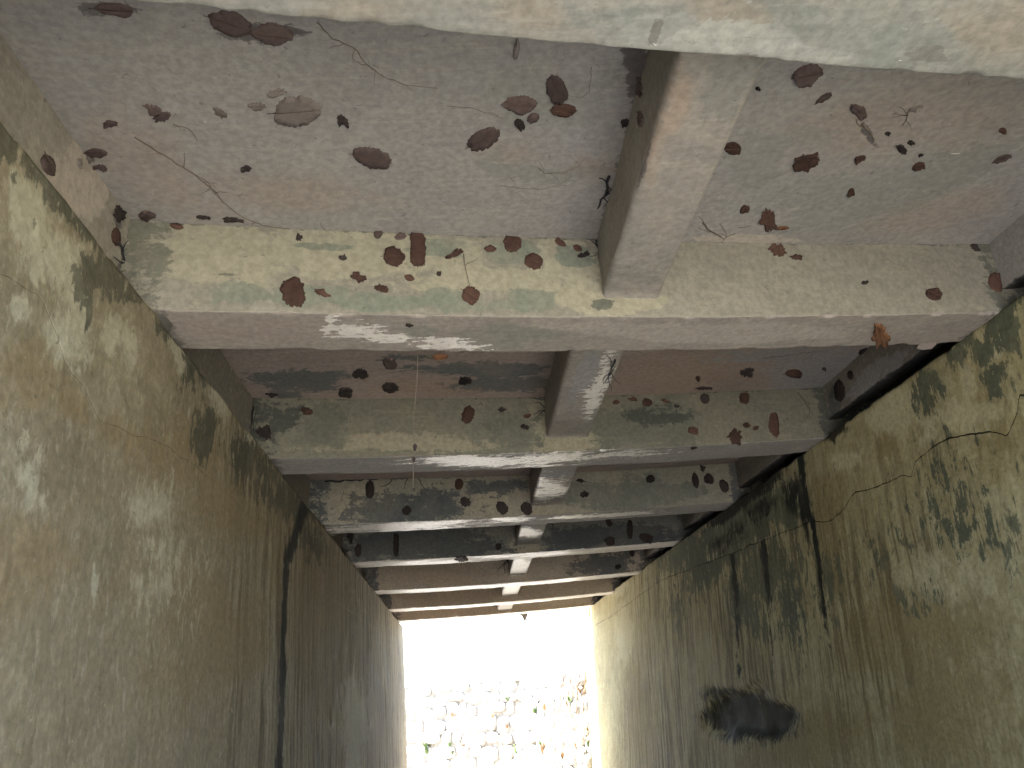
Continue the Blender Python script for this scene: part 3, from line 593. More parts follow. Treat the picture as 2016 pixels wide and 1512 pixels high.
# surface, x, y, half length, half width, angle, shape, tone
LEAVES = [
 ('S1', 455, 45, 46, 24, 18, 'e', 'purple'), ('S1', 537, 68, 38, 23, 6, 'o', 'purple'), ('S1', 225, 17, 40, 12, 4, 'e', 'purple'),
 ('S1', 585, 217, 48, 26, -4, 'o', 'grey'), ('S1', 733, 310, 39, 21, 12, 'o', 'purple'), ('S1', 303, 215, 20, 8, 22, 't', 'purple'), ('S1', 320, 229, 20, 8, -22, 't', 'purple'),
 ('S1', 953, 271, 34, 17, -28, 's', 'purple'), ('S1', 1025, 205, 32, 16, 2, 's', 'purple'), ('S1', 1095, 173, 25, 20, 70, 's', 'purple'), ('S1', 1110, 217, 24, 13, 6, 's', 'brown'),
 ('S1', 1050, 232, 13, 9, -22, 'e', 'purple'), ('S1', 1023, 243, 11, 8, 40, 'o', 'dark'), ('S1', 190, 300, 23, 8, 2, 'e', 'purple'), ('S1', 218, 243, 13, 6, 5, 't', 'purple'),
 ('S1', 178, 312, 9, 5, 20, 'e', 'grey'), ('S1', 198, 328, 11, 5, 5, 't', 'purple'), ('S1', 545, 181, 17, 6, -10, 't', 'grey'), ('S1', 506, 207, 14, 6, 10, 't', 'grey'), ('S1', 433, 222, 16, 7, 40, 't', 'grey'), ('S1', 673, 237, 13, 8, 35, 't', 'dark'), ('S1', 486, 331, 9, 5, 0, 't', 'dark'),
 ('EL', 94, 325, 23, 13, 70, 'e', 'purple'), ('EL', 155, 322, 11, 4, 80, 'e', 'grey'), ('EL', 228, 466, 18, 9, 85, 'e', 'brown'), ('EL', 233, 420, 17, 9, 80, 't', 'dark'),
 ('S1', 290, 423, 15, 8, 5, 'o', 'purple'), ('F2', 348, 446, 14, 6, 10, 'e', 'brown'), ('S1', 460, 432, 18, 5, 6, 't', 'dark'), ('S1', 400, 427, 13, 4, 3, 't', 'dark'),
 ('S1', 1017, 95, 7, 20, 8, 't', 'grey'), ('K1', 1254, 172, 20, 12, 75, 't', 'purple'), ('K1', 1262, 235, 15, 6, 90, 'e', 'purple'), ('S1', 1231, 240, 9, 7, 0, 'o', 'dark'),
 ('F2', 744, 461, 9, 8, 90, 'o', 'purple'), ('F2', 788, 466, 12, 6, -8, 'e', 'purple'), ('F2', 823, 488, 35, 16, 88, 'r', 'brown'), ('F2', 776, 506, 21, 20, 0, 's', 'brown'), ('F2', 897, 499, 17, 6, -28, 't', 'brown'),
 ('F2', 965, 490, 12, 6, 2, 'e', 'brown'), ('F2', 1008, 480, 18, 16, 60, 's', 'brown'), ('F2', 1051, 514, 18, 16, 30, 's', 'brown'), ('F2', 1103, 479, 13, 6, 25, 'e', 'brown'), ('F2', 1137, 489, 10, 6, 28, 'e', 'brown'),
 ('F2', 577, 575, 30, 24, 86, 'r', 'brown'), ('F2', 705, 548, 13, 7, 8, 't', 'brown'), ('F2', 633, 577, 15, 6, 18, 't', 'brown'), ('F2', 748, 569, 13, 6, 22, 't', 'brown'), ('F2', 806, 547, 10, 6, 15, 'e', 'brown'), ('F2', 926, 581, 18, 17, 30, 's', 'brown'),
 ('F2', 1146, 503, 9, 4, 0, 't', 'dark'), ('F2', 675, 508, 7, 5, 30, 't', 'dark'), ('F2', 864, 539, 5, 4, 0, 'o', 'dark'), ('F2', 588, 468, 6, 6, 0, 't', 'dark'),
 ('F2', 1532, 493, 15, 11, 5, 't', 'brown'), ('F2', 1567, 507, 11, 5, 12, 't', 'brown'), ('F2', 1838, 580, 17, 11, 28, 'e', 'brown'), ('F2', 1959, 557, 20, 13, 62, 'e', 'brown'), ('F2', 1920, 488, 10, 6, 35, 't', 'dark'), ('F2', 1701, 557, 5, 3, 0, 't', 'dark'),
 ('B2', 806, 639, 7, 3, 4, 't', 'dark'), ('B2', 1733, 662, 22, 15, 95, 't', 'rust'),
 ('S1', 1592, 145, 29, 17, -12, 'o', 'purple'), ('S1', 1621, 192, 18, 6, -32, 'e', 'purple'), ('S1', 1692, 219, 19, 12, 45, 'o', 'purple'), ('S1', 1442, 291, 17, 13, 0, 'e', 'brown'), ('S1', 1587, 317, 22, 11, -20, 't', 'brown'),
 ('S1', 1693, 312, 10, 5, -18, 't', 'brown'), ('S1', 1808, 327, 14, 8, -28, 'e', 'brown'), ('S1', 1675, 378, 9, 6, -65, 'e', 'brown'), ('S1', 1798, 213, 13, 5, -25, 't', 'grey'), ('S1', 1775, 293, 9, 8, 40, 't', 'dark'), ('S1', 1793, 280, 6, 4, 0, 't', 'dark'),
 ('S1', 1973, 255, 8, 6, -15, 'o', 'brown'), ('S1', 1972, 312, 19, 6, -20, 'e', 'purple'), ('S1', 1466, 411, 9, 7, -50, 't', 'brown'), ('S1', 1511, 432, 22, 15, 75, 't', 'brown'), ('S1', 1541, 448, 12, 4, -3, 'e', 'rust'), ('S1', 1493, 174, 5, 3, 20, 't', 'dark'), ('S1', 1748, 262, 5, 3, 0, 't', 'dark'), ('S1', 1813, 304, 5, 3, 0, 't', 'dark'),
 ('S2', 768, 716, 14, 12, 30, 'o', 'purple'), ('S2', 709, 736, 15, 11, 10, 't', 'dark'), ('S2', 768, 762, 16, 9, 5, 'e', 'dark'), ('S2', 681, 773, 13, 10, 0, 'o', 'dark'), ('S2', 917, 749, 12, 7, 5, 't', 'dark'),
 ('S2', 1472, 732, 12, 8, 8, 't', 'dark'), ('S2', 1562, 735, 17, 8, 2, 'e', 'brown'), ('S2', 1373, 743, 5, 4, 0, 'o', 'brown'), ('S2', 1622, 726, 4, 3, 0, 'o', 'dark'), ('S2', 1704, 694, 12, 8, 0, 'r', 'dark'), ('S2', 1735, 691, 10, 9, 0, 'r', 'dark'), ('S2', 1385, 764, 14, 3, 0, 't', 'dark'), ('S2', 535, 776, 12, 4, 0, 't', 'dark'),
 ('ER', 1654, 769, 22, 10, 85, 'e', 'dark'), ('ER', 1674, 738, 9, 6, 90, 't', 'dark'),
 ('F3', 602, 809, 11, 7, 15, 't', 'brown'), ('F3', 522, 850, 14, 12, 30, 't', 'dark'), ('F3', 921, 817, 16, 12, 105, 'r', 'brown'), ('F3', 987, 807, 7, 5, 0, 't', 'dark'), ('F3', 1038, 819, 8, 4, -8, 'e', 'brown'), ('F3', 1034, 841, 9, 5, 8, 't', 'dark'),
 ('F3', 1213, 792, 7, 4, 0, 'e', 'brown'), ('F3', 1247, 786, 8, 4, 5, 't', 'brown'), ('F3', 1274, 792, 10, 8, 10, 's', 'brown'), ('F3', 1310, 790, 7, 4, 15, 't', 'brown'), ('F3', 1332, 800, 6, 3, 0, 'e', 'dark'), ('F3', 1388, 785, 10, 9, 40, 'o', 'dark'), ('F3', 1465, 785, 11, 9, 60, 's', 'brown'),
 ('F3', 1364, 848, 11, 7, 22, 'o', 'brown'), ('F3', 1449, 858, 16, 13, 70, 't', 'brown'), ('F3', 1470, 837, 8, 5, 5, 'e', 'brown'), ('F3', 1488, 843, 6, 4, -20, 'e', 'brown'), ('F3', 1524, 836, 23, 10, 82, 'r', 'brown'), ('F3', 1366, 882, 5, 3, 0, 't', 'dark'),
 ('F4', 728, 963, 17, 9, 88, 'r', 'dark'), ('F4', 800, 1006, 9, 8, 0, 's', 'dark'), ('F4', 903, 954, 11, 8, 90, 'o', 'brown'), ('F4', 916, 988, 11, 8, 60, 't', 'dark'), ('F4', 988, 1000, 14, 11, 60, 'o', 'dark'), ('F4', 1037, 1001, 14, 11, 65, 'o', 'dark'), ('F4', 1150, 973, 8, 6, -25, 't', 'dark'),
 ('F4', 1280, 943, 9, 8, 0, 'o', 'dark'), ('F4', 1369, 946, 16, 7, 80, 'e', 'dark'), ('F4', 1395, 943, 11, 9, 50, 'o', 'dark'), ('F4', 1425, 957, 13, 8, 70, 'o', 'dark'), ('F4', 1383, 922, 8, 4, 75, 't', 'dark'), ('F4', 1143, 946, 9, 4, 0, 't', 'dark'),
 ('F5', 705, 1083, 13, 7, 92, 'o', 'dark'), ('F5', 780, 1072, 24, 6, 90, 'r', 'dark'), ('B5', 908, 1101, 10, 6, 0, 't', 'dark'), ('F5', 981, 1076, 7, 6, 90, 'o', 'dark'), ('F5', 1200, 1065, 11, 9, 10, 'o', 'dark'), ('F5', 1240, 1043, 18, 6, 88, 'r', 'dark'), ('F5', 1273, 1060, 14, 9, 22, 'o', 'dark'), ('F5', 1198, 1028, 9, 6, 60, 't', 'dark'), ('F5', 690, 1056, 14, 5, 90, 't', 'dark'),
 ('F6', 1216, 1116, 6, 5, 10, 'o', 'dark'), ('F6', 1244, 1088, 8, 5, 80, 'o', 'dark'),
]
SHN = {'e': 'pointed', 'o': 'oval', 'r': 'oblong', 's': 'saw-edged', 't': 'torn'}
TON = {'brown': 'reddish brown', 'purple': 'purplish', 'rust': 'rust orange', 'dark': 'blackish', 'grey': 'dusty grey'}
LINFO = []
def leaf(surf, px, py, a, b, ang, shape, tone):
    rnd = random.Random(int(px*7+py*13)); n = 72
    th = np.linspace(0, 2*np.pi, n, endpoint=False); c, s = np.cos(th), np.sin(th)
    seed = int(px+py)
    w1 = fbm(np.stack([c*1.3, s*1.3, c*0+px*0.37], -1), 3, seed); w2 = fbm(np.stack([c*5, s*5, c*0+py*0.31], -1), 2, seed+5)
    w3 = fbm(np.stack([c*12, s*12, c*0+py*0.17], -1), 2, seed+9)
    if shape == 'e':
        ex, ey = c, np.sign(s)*np.abs(s)**1.35; jag = 0.16*w1 + 0.22*w2 + 0.12*w3
    elif shape == 'r':
        ex, ey = np.sign(c)*np.abs(c)**0.78, np.sign(s)*np.abs(s)**0.82; jag = 0.45*w1 + 0.25*w2 + 0.22*w3
    elif shape == 't':
        ex, ey = c, np.sign(s)*np.abs(s)**1.1; jag = 1.0*w1 + 0.9*w2 + 0.45*w3
    else:
        ex, ey = c, s; jag = 0.42*w1 + 0.25*w2 + 0.22*w3
    if shape in 'sr': jag = jag + 0.06*np.array([rnd.uniform(-1, 1) for _ in range(n)])*np.where(np.arange(n) % 3, 1, 0.2)
    rr = 1 + jag
    A = math.radians(ang)
    nv = normal_of(surf)
    rings = []
    for k, f in enumerate((1.0, 0.97, 0.66, 0.33)):
        u, v = ex*rr*a*f, ey*rr*b*f
        X = px + u*math.cos(A) - v*math.sin(A); Y = py + u*math.sin(A) + v*math.cos(A)
        lift = (-0.004, 0.0045, 0.006, 0.0075)[k]
        pts = np.array([hit(surf, x, y)[0] for x, y in zip(X, Y)])
        curl = 0.0 if k != 1 else 1.0
        hgt = lift + (curl*0.018*np.clip(w1*2+0.1*rnd.random(), 0, 1) + (0.004*w1 if k else 0))
        hgt = hgt + (0.0015*np.abs(ey)[:, None][:, 0] if k > 1 else 0)
        rings.append(pts + nv*np.asarray(hgt)[:, None])
    cen = hit(surf, px, py)[0] + nv*0.0065
    V = np.concatenate(rings + [cen[None]], 0); F = []
    for k in range(3):
        for j in range(n):
            j2 = (j+1) % n; F.append((k*n+j, k*n+j2, (k+1)*n+j2, (k+1)*n+j))
    for j in range(n): F.append((3*n+j, 3*n+(j+1) % n, 4*n))
    base = cen.copy()
    me_v = V
    ribbed = a >= 15 and shape in 'eos'
    o = mesh_obj('leaf_blade' if ribbed else 'dead_leaf', me_v, F, M_LEAF[tone])
    if ribbed:
        rt_ = bpy.data.objects.new('dead_leaf', None); COL.objects.link(rt_); rt_.location = (cen[0], cen[1], cen[2] + ZC); rt_.empty_display_size = 0.05
        o.parent = rt_; o.matrix_parent_inverse = Matrix.Translation(-rt_.location); o = rt_
    size = 2*max(np.linalg.norm(rings[0][0]-rings[0][n//2]), np.linalg.norm(rings[0][n//4]-rings[0][3*n//4]))/2
    sz = 'tiny' if size < 0.035 else ('small' if size < 0.06 else ('' if size < 0.09 else ('large' if size < 0.13 else 'huge')))
    x = cen[0]
    if surf in ('EL', 'ER', 'K1'): nb = ''
    elif x < XL + 0.75: nb = 'near the mouldy wall'
    elif x > XR - 1.0: nb = 'near the cracked wall'
    elif abs(x - 0.5*(CX0+CX1)) < 0.42: nb = 'by the cross beam'
    else: nb = 'in mid bay'
    e1 = uv_of(surf, rings[0][0]) - uv_of(surf, rings[0][n//2]); da = abs(math.degrees(math.atan2(e1[1], e1[0]))) % 180
    pose = '' if shape in 'so' else ('level' if da < 30 or da > 150 else ('upright' if 60 < da < 120 else 'slanting'))
    if surf[0] in 'SB': pose = ''
    lb = ' '.join(('%s %s %s %s leaf on %s %s' % (sz, pose, TON[tone], SHN[shape], WHERE[surf], nb)).split())
    tag(o, lb, 'leaf', 'dead ' + lb); LINFO.append((o, surf, cen))
    # midrib and stalk on the ones big enough to show them
    if a >= 15 and shape in 'eos':
        q = [hit(surf, px + f*a*math.cos(A), py + f*a*math.sin(A))[0] + nv*(0.0085 if abs(f) < 0.9 else 0.006) for f in (-1.25, -1.0, -0.5, 0.0, 0.5, 0.95)]
        for nm_, qq in (('midrib', q[1:]), ('stalk', q[:2])):
            t_ = tube(nm_, qq, 0.0013, M_VEIN); t_.parent = o; t_.matrix_parent_inverse = Matrix.Translation(-o.location)
    return o
def tube(name, pts, rad, mat, parent=None, taper=True, n=5):
    pts = [np.asarray(p, float) for p in pts]; V = []; F = []
    for i, p in enumerate(pts):
        d = pts[min(i+1, len(pts)-1)] - pts[max(i-1, 0)]; d = d/(np.linalg.norm(d)+1e-9)
        a = np.cross(d, [0.3, 0.2, 0.93]); a = a/(np.linalg.norm(a)+1e-9); b = np.cross(d, a)
        r = rad*(1-0.6*i/len(pts)) if taper else rad
        for k in range(n):
            t = 2*math.pi*k/n; V.append(p + r*(math.cos(t)*a + math.sin(t)*b))
    for i in range(len(pts)-1):
        for k in range(n):
            k2 = (k+1) % n; F.append((i*n+k, i*n+k2, (i+1)*n+k2, (i+1)*n+k))
    F.append(tuple(range(n))[::-1]); F.append(tuple((len(pts)-1)*n + k for k in range(n)))
    return mesh_obj(name, V, F, mat, parent)
for L_ in LEAVES: leaf(*L_)
by = {}
for t_ in LINFO: by.setdefault(t_[0]['label'], []).append(t_)
for lb, ts in by.items():          # tell look-alike pairs apart by what they sit nearer to
    if len(ts) == 1:
        del ts[0][0]['group']; continue
    if len(ts) != 2: continue
    (oa, sa, ca), (ob, sb, cb) = ts; short = lb.replace(' the ', ' ')
    if sa[0] == 'F' and abs(ca[2]-cb[2]) > 0.03:
        hi = ca[2] > cb[2]; oa['label'] = short + (', higher of two' if hi else ', lower of two'); ob['label'] = short + (', lower of two' if hi else ', higher of two')
    elif sa[0] == 'S' and abs(ca[1]-cb[1]) > 0.08:
        hi = (ca[1] > cb[1]) == (sa == 'S1'); oa['label'] = short + (', nearer of two' if hi else ', farther of two'); ob['label'] = short + (', farther of two' if hi else ', nearer of two')
    elif abs(ca[0]-cb[0]) > 0.06:
        hi = ca[0] > cb[0]; oa['label'] = short + (', cracked wall side' if hi else ', mouldy wall side'); ob['label'] = short + (', mouldy wall side' if hi else ', cracked wall side')


# the orange leaf hanging on a thread at the far edge of the cream girder
def hung_leaf():
    c = hit('Q2', 866, 698)[0] + np.array([0, 0.02, 0]); n = 28; V = []; F = []
    for k, f in enumerate((1.0, 0.6, 0.2)):
        for j in range(n):
            t = 2*math.pi*j/n; rr = f*(1+0.06*math.sin(3*t+1))
            V.append(c + np.array([0.030*rr*math.cos(t), 0.012*math.sin(t)*f + 0.018*(1-f*f), 0.020*rr*math.sin(t)]))
    for k in range(2):
        for j in range(n):
            j2 = (j+1) % n; F.append((k*n+j, k*n+j2, (k+1)*n+j2, (k+1)*n+j))
    F.append(tuple(2*n+j for j in range(n)))
    o = mesh_obj('dead_leaf', V, F, M_LEAF['rust'])
    md = o.modifiers.new('thick', 'SOLIDIFY'); md.thickness = 0.003
    tag(o, 'curled orange dead leaf hanging from the edge of the cream girder', 'leaf')
    tube('stalk', [c + np.array([0, 0.004, 0.018]), c + np.array([0.002, -0.002, 0.04]), c + np.array([0, -0.01, 0.07])], 0.0015, M_VEIN, o)
hung_leaf()

# ------------------------------------------------------------------ roots, strings and tangles
def strand(surf, pts, rad, label, mat=M_ROOT, name='root_strand', cat='root', wob=3.0, group=None, lift=0.003, branch=0, fix=None):
    """a fibre lying on a surface; traced points are densified and wobbled"""
    rnd = random.Random(int(pts[0][0]*3+pts[0][1])); q = []
    for (x0, y0), (x1, y1) in zip(pts[:-1], pts[1:]):
        m_ = max(2, int(math.hypot(x1-x0, y1-y0)/9))
        for t in range(m_): q.append((x0+(x1-x0)*t/m_ + rnd.uniform(-wob, wob)*0.4, y0+(y1-y0)*t/m_ + rnd.uniform(-wob, wob)*0.4))
    q.append(pts[-1]); nv = normal_of(surf)
    P = [hit(surf, *p)[0] + nv*lift for p in q]
    o = tube(name, P, rad, mat); tag(o, label, cat, group)
    for b in range(branch):
        k = rnd.randrange(2, max(3, len(q)-2)); x, y = q[min(k, len(q)-1)]; an = rnd.uniform(0, 6.28); Q = []
        for s_ in range(6):
            Q.append(hit(surf, x, y)[0] + nv*lift); an += rnd.uniform(-0.6, 0.6); x += 6*math.cos(an); y += 6*math.sin(an)
        tube('rootlet', Q, rad*0.5, mat, o)
    return o
strand('S1', [(265, 270), (330, 308), (385, 345), (420, 372), (445, 402), (480, 428), (520, 443), (600, 455), (680, 462)], 0.0026, 'long brown root running across the slab to the cream girder', branch=6)
strand('S1', [(380, 340), (410, 358), (424, 380), (440, 398)], 0.0022, 'thick short root alongside the long root under the slab', branch=2)
strand('S1', [(340, 243), (372, 252), (388, 275)], 0.0018, 'thin short root near the dusty torn leaves under the slab')
strand('S1', [(625, 42), (650, 72), (700, 95), (715, 120), (755, 150), (800, 166), (860, 172)], 0.0017, 'branched root hanging out of the slab beside the pale girder', branch=7)
strand('S1', [(880, 208), (925, 210), (970, 225), (990, 232)], 0.0011, 'thin root running towards the saw-edged leaves under the slab', branch=1)
strand('S1', [(1060, 330), (1072, 340), (1110, 340), (1140, 325), (1150, 312)], 0.0012, 'curved root over the grey-green patch under the slab', branch=3)
strand('S1', [(985, 365), (1060, 372), (1098, 365), (1125, 345)], 0.0011, 'root below the grey-green patch under the slab', branch=2)
strand('S1', [(1165, 130), (1160, 180), (1145, 190), (1118, 187)], 0.0009, 'fine stalk beside the round saw-edged leaf under the slab')
strand('F2', [(912, 500), (915, 525), (921, 548), (925, 566)], 0.002, 'thread holding the round leaf on the cream girder', branch=1)
strand('S1', [(1384, 437), (1392, 450), (1412, 462), (1424, 470), (1438, 462), (1446, 458)], 0.004, 'forked dry twig at the foot of the widest cross beam', name='dry_twig', cat='twig', branch=5)
strand('S1', [(1452, 448), (1478, 443)], 0.0015, 'thin stalk near the forked twig under the slab', name='dry_twig', cat='twig')
strand('S1', [(1698, 240), (1706, 252), (1712, 262)], 0.005, 'stalk below the oval leaf with a tail under the slab', name='dry_twig', cat='twig', branch=2)
strand('S1', [(1790, 212), (1786, 228), (1776, 246)], 0.0018, 'crumbling dark fibre near the ochre slab patch', mat=M_LEAF['dark'], branch=4)
strand('F3', [(1570, 772), (1582, 785), (1590, 800), (1594, 806), (1592, 790)], 0.004, 'bent dry stalk on the olive girder near the black gap', name='dry_twig', cat='twig', branch=2)
strand('S2', [(1500, 705), (1540, 700), (1580, 694), (1630, 690)], 0.0013, 'dark root across the grey slab behind the cream girder', branch=4)
strand('F4', [(676, 968), (672, 985), (668, 995)], 0.003, 'short dark stalk on the grey girder near the mouldy wall', name='dry_twig', cat='twig')
# black plastic shreds caught in corners
def shreds(surf, pts, rad, label):
    return strand(surf, pts, rad, label, mat=M_BLACK, name='plastic_shred', cat='plastic', wob=6, lift=0.006, branch=5)
shreds('S1', [(1197, 345), (1193, 362), (1196, 378), (1183, 392), (1176, 408)], 0.006, 'black plastic shreds along the widest cross beam')
shreds('F2', [(1172, 472), (1174, 482), (1183, 492), (1184, 505)], 0.004, 'black plastic shreds where the widest cross beam meets the cream girder')
shreds('EL', [(232, 478), (240, 500), (247, 520), (252, 535)], 0.005, 'black plastic shreds in the corner by the mould-topped wall')
shreds('C2', [(1212, 706), (1205, 722), (1197, 740), (1190, 752)], 0.005, 'black plastic shreds on the edge of the second cross beam')
shreds('F3', [(1074, 785), (1075, 805), (1078, 832)], 0.007, 'black plastic shreds where the second cross beam meets the olive girder')
shreds('F3', [(498, 800), (497, 825), (492, 845)], 0.005, 'black plastic shreds on the olive girder beside the mould-topped wall')
shreds('F6', [(1003, 1092), (1001, 1105), (1004, 1118)], 0.012, 'black plastic clump beside a far cross beam')
shreds('F4', [(640, 948), (690, 946), (740, 944), (790, 940), (840, 938)], 0.009, 'black seam of dirt along the top of the grey girder')
# hanging strings
def hang(plane, pts, rad, label, lumps=()):
    P = [hit(plane, *p)[0] + np.array([0, 0.03, 0]) for p in pts]
    o = tube('hanging_root', P, rad, M_ROOT, taper=False); tag(o, label, 'root')
    for (x, y, a, b) in lumps:
        c = hit(plane, x, y)[0] + np.array([0, 0.03, 0])
        bm = bmesh.new(); bmesh.ops.create_icosphere(bm, subdivisions=2, radius=1)
        V = [np.array([v.co.x*a*(1+0.3*math.sin(5*v.co.z)), v.co.y*a*0.6, v.co.z*b]) + c for v in bm.verts]; F = [[v.index for v in f.verts] for f in bm.faces]; bm.free()
        mesh_obj('dry_bud', V, F, M_LEAF['dark'], o)
hang('Q2', [(822, 693), (820, 740), (816, 790), (813, 835), (812, 850), (815, 868), (811, 885), (815, 900), (812, 912), (813, 940), (811, 955), (814, 963)], 0.0016, 'long root string with dry buds hanging in front of the olive girder', ((816, 876, 0.008, 0.016), (814, 900, 0.006, 0.012), (813, 960, 0.006, 0.008)))
def flap(plane, pts, label, mat, name='hanging_flake', cat='debris', thick=0.006):
    P = [hit(plane, *p)[0] + np.array([0, -0.02, 0]) for p in pts]; n = len(P)
    back = [p + np.array([0.002, thick, 0]) for p in P]
    F = [tuple(range(n)), tuple(range(2*n-1, n-1, -1))] + [(i, i+n, (i+1) % n + n, (i+1) % n) for i in range(n)]
    tag(mesh_obj(name, P+back, F, mat, smooth=False), label, cat)
flap('Q8', [(1017, 1208), (1024, 1206), (1041, 1205), (1038, 1213), (1036, 1218), (1034, 1225), (1030, 1219), (1027, 1213)], 'ragged flake hanging from the last girder in the bright opening', M_LEAF['grey'])
flap('Q8', [(1119, 1197), (1124, 1196), (1122, 1204)], 'small flake hanging from the last girder near the cracked wall', M_LEAF['grey'])
flap('Q8', [(1090, 1199), (1092, 1199), (1091, 1205)], 'short dark string hanging from the last girder', M_LEAF['grey'])
flap('Q2', [(1800, 690), (1815, 664), (1834, 645), (1839, 662), (1842, 678), (1830, 690), (1812, 692)], 'dry grey-brown torn leaf hanging at the end of the cream girder', M_LEAF['grey'], 'dead_leaf', 'leaf', 0.004)
# lumps of mortar squeezed out at the girder seats of the mouldy wall
def lump(c, r, seed, name, label, cat, mat, group=None, sq=(1, 1, 1)):
    bm = bmesh.new(); bmesh.ops.create_icosphere(bm, subdivisions=3, radius=1)
    V = np.array([v.co[:] for v in bm.verts]); F = [[v.index for v in f.verts] for f in bm.faces]; bm.free()
    nn = 1 + 0.7*fbm(V*1.6 + seed*3.1, 4, seed); V = V*nn[:, None]*r*np.array(sq) + np.asarray(c)
    o = mesh_obj(name, V, F, mat); tag(o, label, cat, group); return o

# ------------------------------------------------------------------ outside: stream bed, banks, stone wall, plants
def ground_h(x, y):
    ch = np.zeros_like(x)
    far = y > YEND + 0.6
    left = np.clip((XL - 1.2 - x)/1.5, 0, 1)*1.2
    right = np.clip((x - XR - 0.9)/0.4, 0, 1)*2.0
    mid = np.maximum(np.clip((XL - 0.55 - x)/0.2, 0, 1), np.clip((x - XR - 0.5)/0.2, 0, 1))*2.6
    outl = np.where(far, np.maximum(left*np.clip((y-YEND-1)/3, 0, 1), 0), 0)
    behind = y < -0.9
    b = np.where(behind, np.maximum(np.clip((XL-1.2-x)/3.0, 0, 1), np.clip((x-XR-1.2)/3.0, 0, 1))*1.6, 0)
    return np.where(far, outl, np.where(behind, b, mid))
def axis(lo, hi, d, ext):
    c = np.arange(lo, hi+1e-6, d); g = np.array([d*1.35**k for k in range(1, ext)]).cumsum()
    return np.concatenate([lo-g[::-1], c, hi+g])
gx, gy = axis(-9, 9, 0.12, 24), axis(-6, 27, 0.15, 24)
GX, GYY = np.meshgrid(gx, gy, indexing='ij')
GZZ = ground_h(GX, GYY) + 0.10*fbm(np.stack([GX*0.9, GYY*0.9, GX*0], -1), 4, 8) + 0.05*fbm(np.stack([GX*5, GYY*5, GX*0], -1), 3, 18)
g = mesh_obj('stream_bed', np.stack([GX, GYY, GZZ - ZC], -1), grid_faces(len(gx), len(gy), True), M_BED); g['kind'] = 'structure'

WPTS = [np.array([2.30, 13.9]), np.array([1.15, 17.6]), np.array([-3.2, 20.6]), np.array([-9.0, 22.5])]
WTOP = 2.15
rw = thing('retaining_wall', 'sunlit rubble stone retaining wall beyond the far opening', 'wall', (0.5, 19, 0))
seg = []
acc = 0
for a, b in zip(WPTS[:-1], WPTS[1:]):
    L_ = np.linalg.norm(b-a); seg.append((acc, a, (b-a)/L_, L_)); acc += L_
def along(s):
    for s0, a, d, L_ in seg:
        if s <= s0 + L_ or s0 == seg[-1][0]:
            p = a + d*(s-s0); nrm = np.array([-d[1], d[0]])
            if nrm @ (np.array([0, 8]) - p) < 0: nrm = -nrm
            return p, d, nrm
def wall_pt(s, z, off=0.0):
    p, d, nrm = along(s); lean = 0.20*(WTOP - z)
    q = p + nrm*(lean + off); return np.array([q[0], q[1], z - ZC])
# mortar body
ss = np.linspace(0, acc, 120); zz = np.linspace(-0.3, WTOP, 24); V = []
for s in ss:
    for z in zz: V.append(wall_pt(s, z, 0.012 + 0.012*math.sin(s*9+z*7)))
    V.append(wall_pt(s, WTOP+0.01, -0.5))
mesh_obj('mortar_face', V, grid_faces(len(ss), len(zz)+1, True), M_MORTAR, rw)
stone_meshes = []
for k in range(10):
    bm = bmesh.new(); bmesh.ops.create_icosphere(bm, subdivisions=2, radius=1)
    V = np.array([v.co[:] for v in bm.verts]); F = [[v.index for v in f.verts] for f in bm.faces]; bm.free()
    V = np.sign(V)*np.abs(V)**0.72; V *= (1 + 0.5*fbm(V*1.3 + k*5.3, 3, k))[:, None]; V /= np.abs(V).max(0)
    me = bpy.data.meshes.new('stone'); me.from_pydata(V.tolist(), [], F); me.materials.append(M_STONE); me.polygons.foreach_set('use_smooth', [True]*len(F)); stone_meshes.append(me)
rs = random.Random(5); z = 0.35; row = 0; nst = 0
while z < WTOP - 0.08:
    hh = rs.uniform(0.19, 0.29); s = rs.uniform(0, 0.25)
    while s < min(acc, 11.5) and nst < 298:
        wd_ = rs.uniform(0.16, 0.48); p = wall_pt(s + wd_/2, z + hh/2 + rs.uniform(-0.055, 0.055), rs.uniform(-0.02, 0.03)); _, d, nrm = along(s + wd_/2)
        o = bpy.data.objects.new('stone', rs.choice(stone_meshes)); COL.objects.link(o)
        o.parent = rw; o.matrix_parent_inverse = rw.matrix_world.inverted()
        o.location = (p[0], p[1], p[2] + ZC); o.rotation_euler = (rs.uniform(-0.15, 0.15), rs.uniform(-0.2, 0.2), math.atan2(d[1], d[0]))
        o.scale = (wd_*rs.uniform(0.50, 0.57), 0.085*rs.uniform(0.8, 1.2), hh*rs.uniform(0.46, 0.62)); s += wd_ + 0.015; nst += 1
    z += hh + 0.012; row += 1
# coping along the wall top
cs = np.linspace(0, acc, 100); V = []
for s in cs:
    wv = 0.02*math.sin(s*5)+0.015*math.sin(s*13)
    for z_, o_ in ((WTOP-0.07, 0.05+wv), (WTOP+0.03, 0.06+wv), (WTOP+0.06, -0.05), (WTOP+0.05, -0.5)): V.append(wall_pt(s, z_, o_))
mesh_obj('coping', V, grid_faces(len(cs), 4, True), M_MORTAR, rw)
# bank above the wall
V = []; bs = np.linspace(-6, acc+30, 60)
for s in bs:
    for o_ in np.array([0.4, 1, 2, 4, 8, 16, 40, 120]):
        q = wall_pt(min(max(s, 0), acc), WTOP, -o_); e = 0.0
        if s < 0: q = q + np.array([-s*0.2, s, 0])
        if s > acc: q = q + np.append(seg[-1][2]*(s-acc)*2, 0)
        q[2] = WTOP - ZC - 0.05 + 0.02*o_**0.5; V.append(q)
bk = mesh_obj('bank', V, grid_faces(len(bs), 8, True), M_BED); bk['kind'] = 'structure'

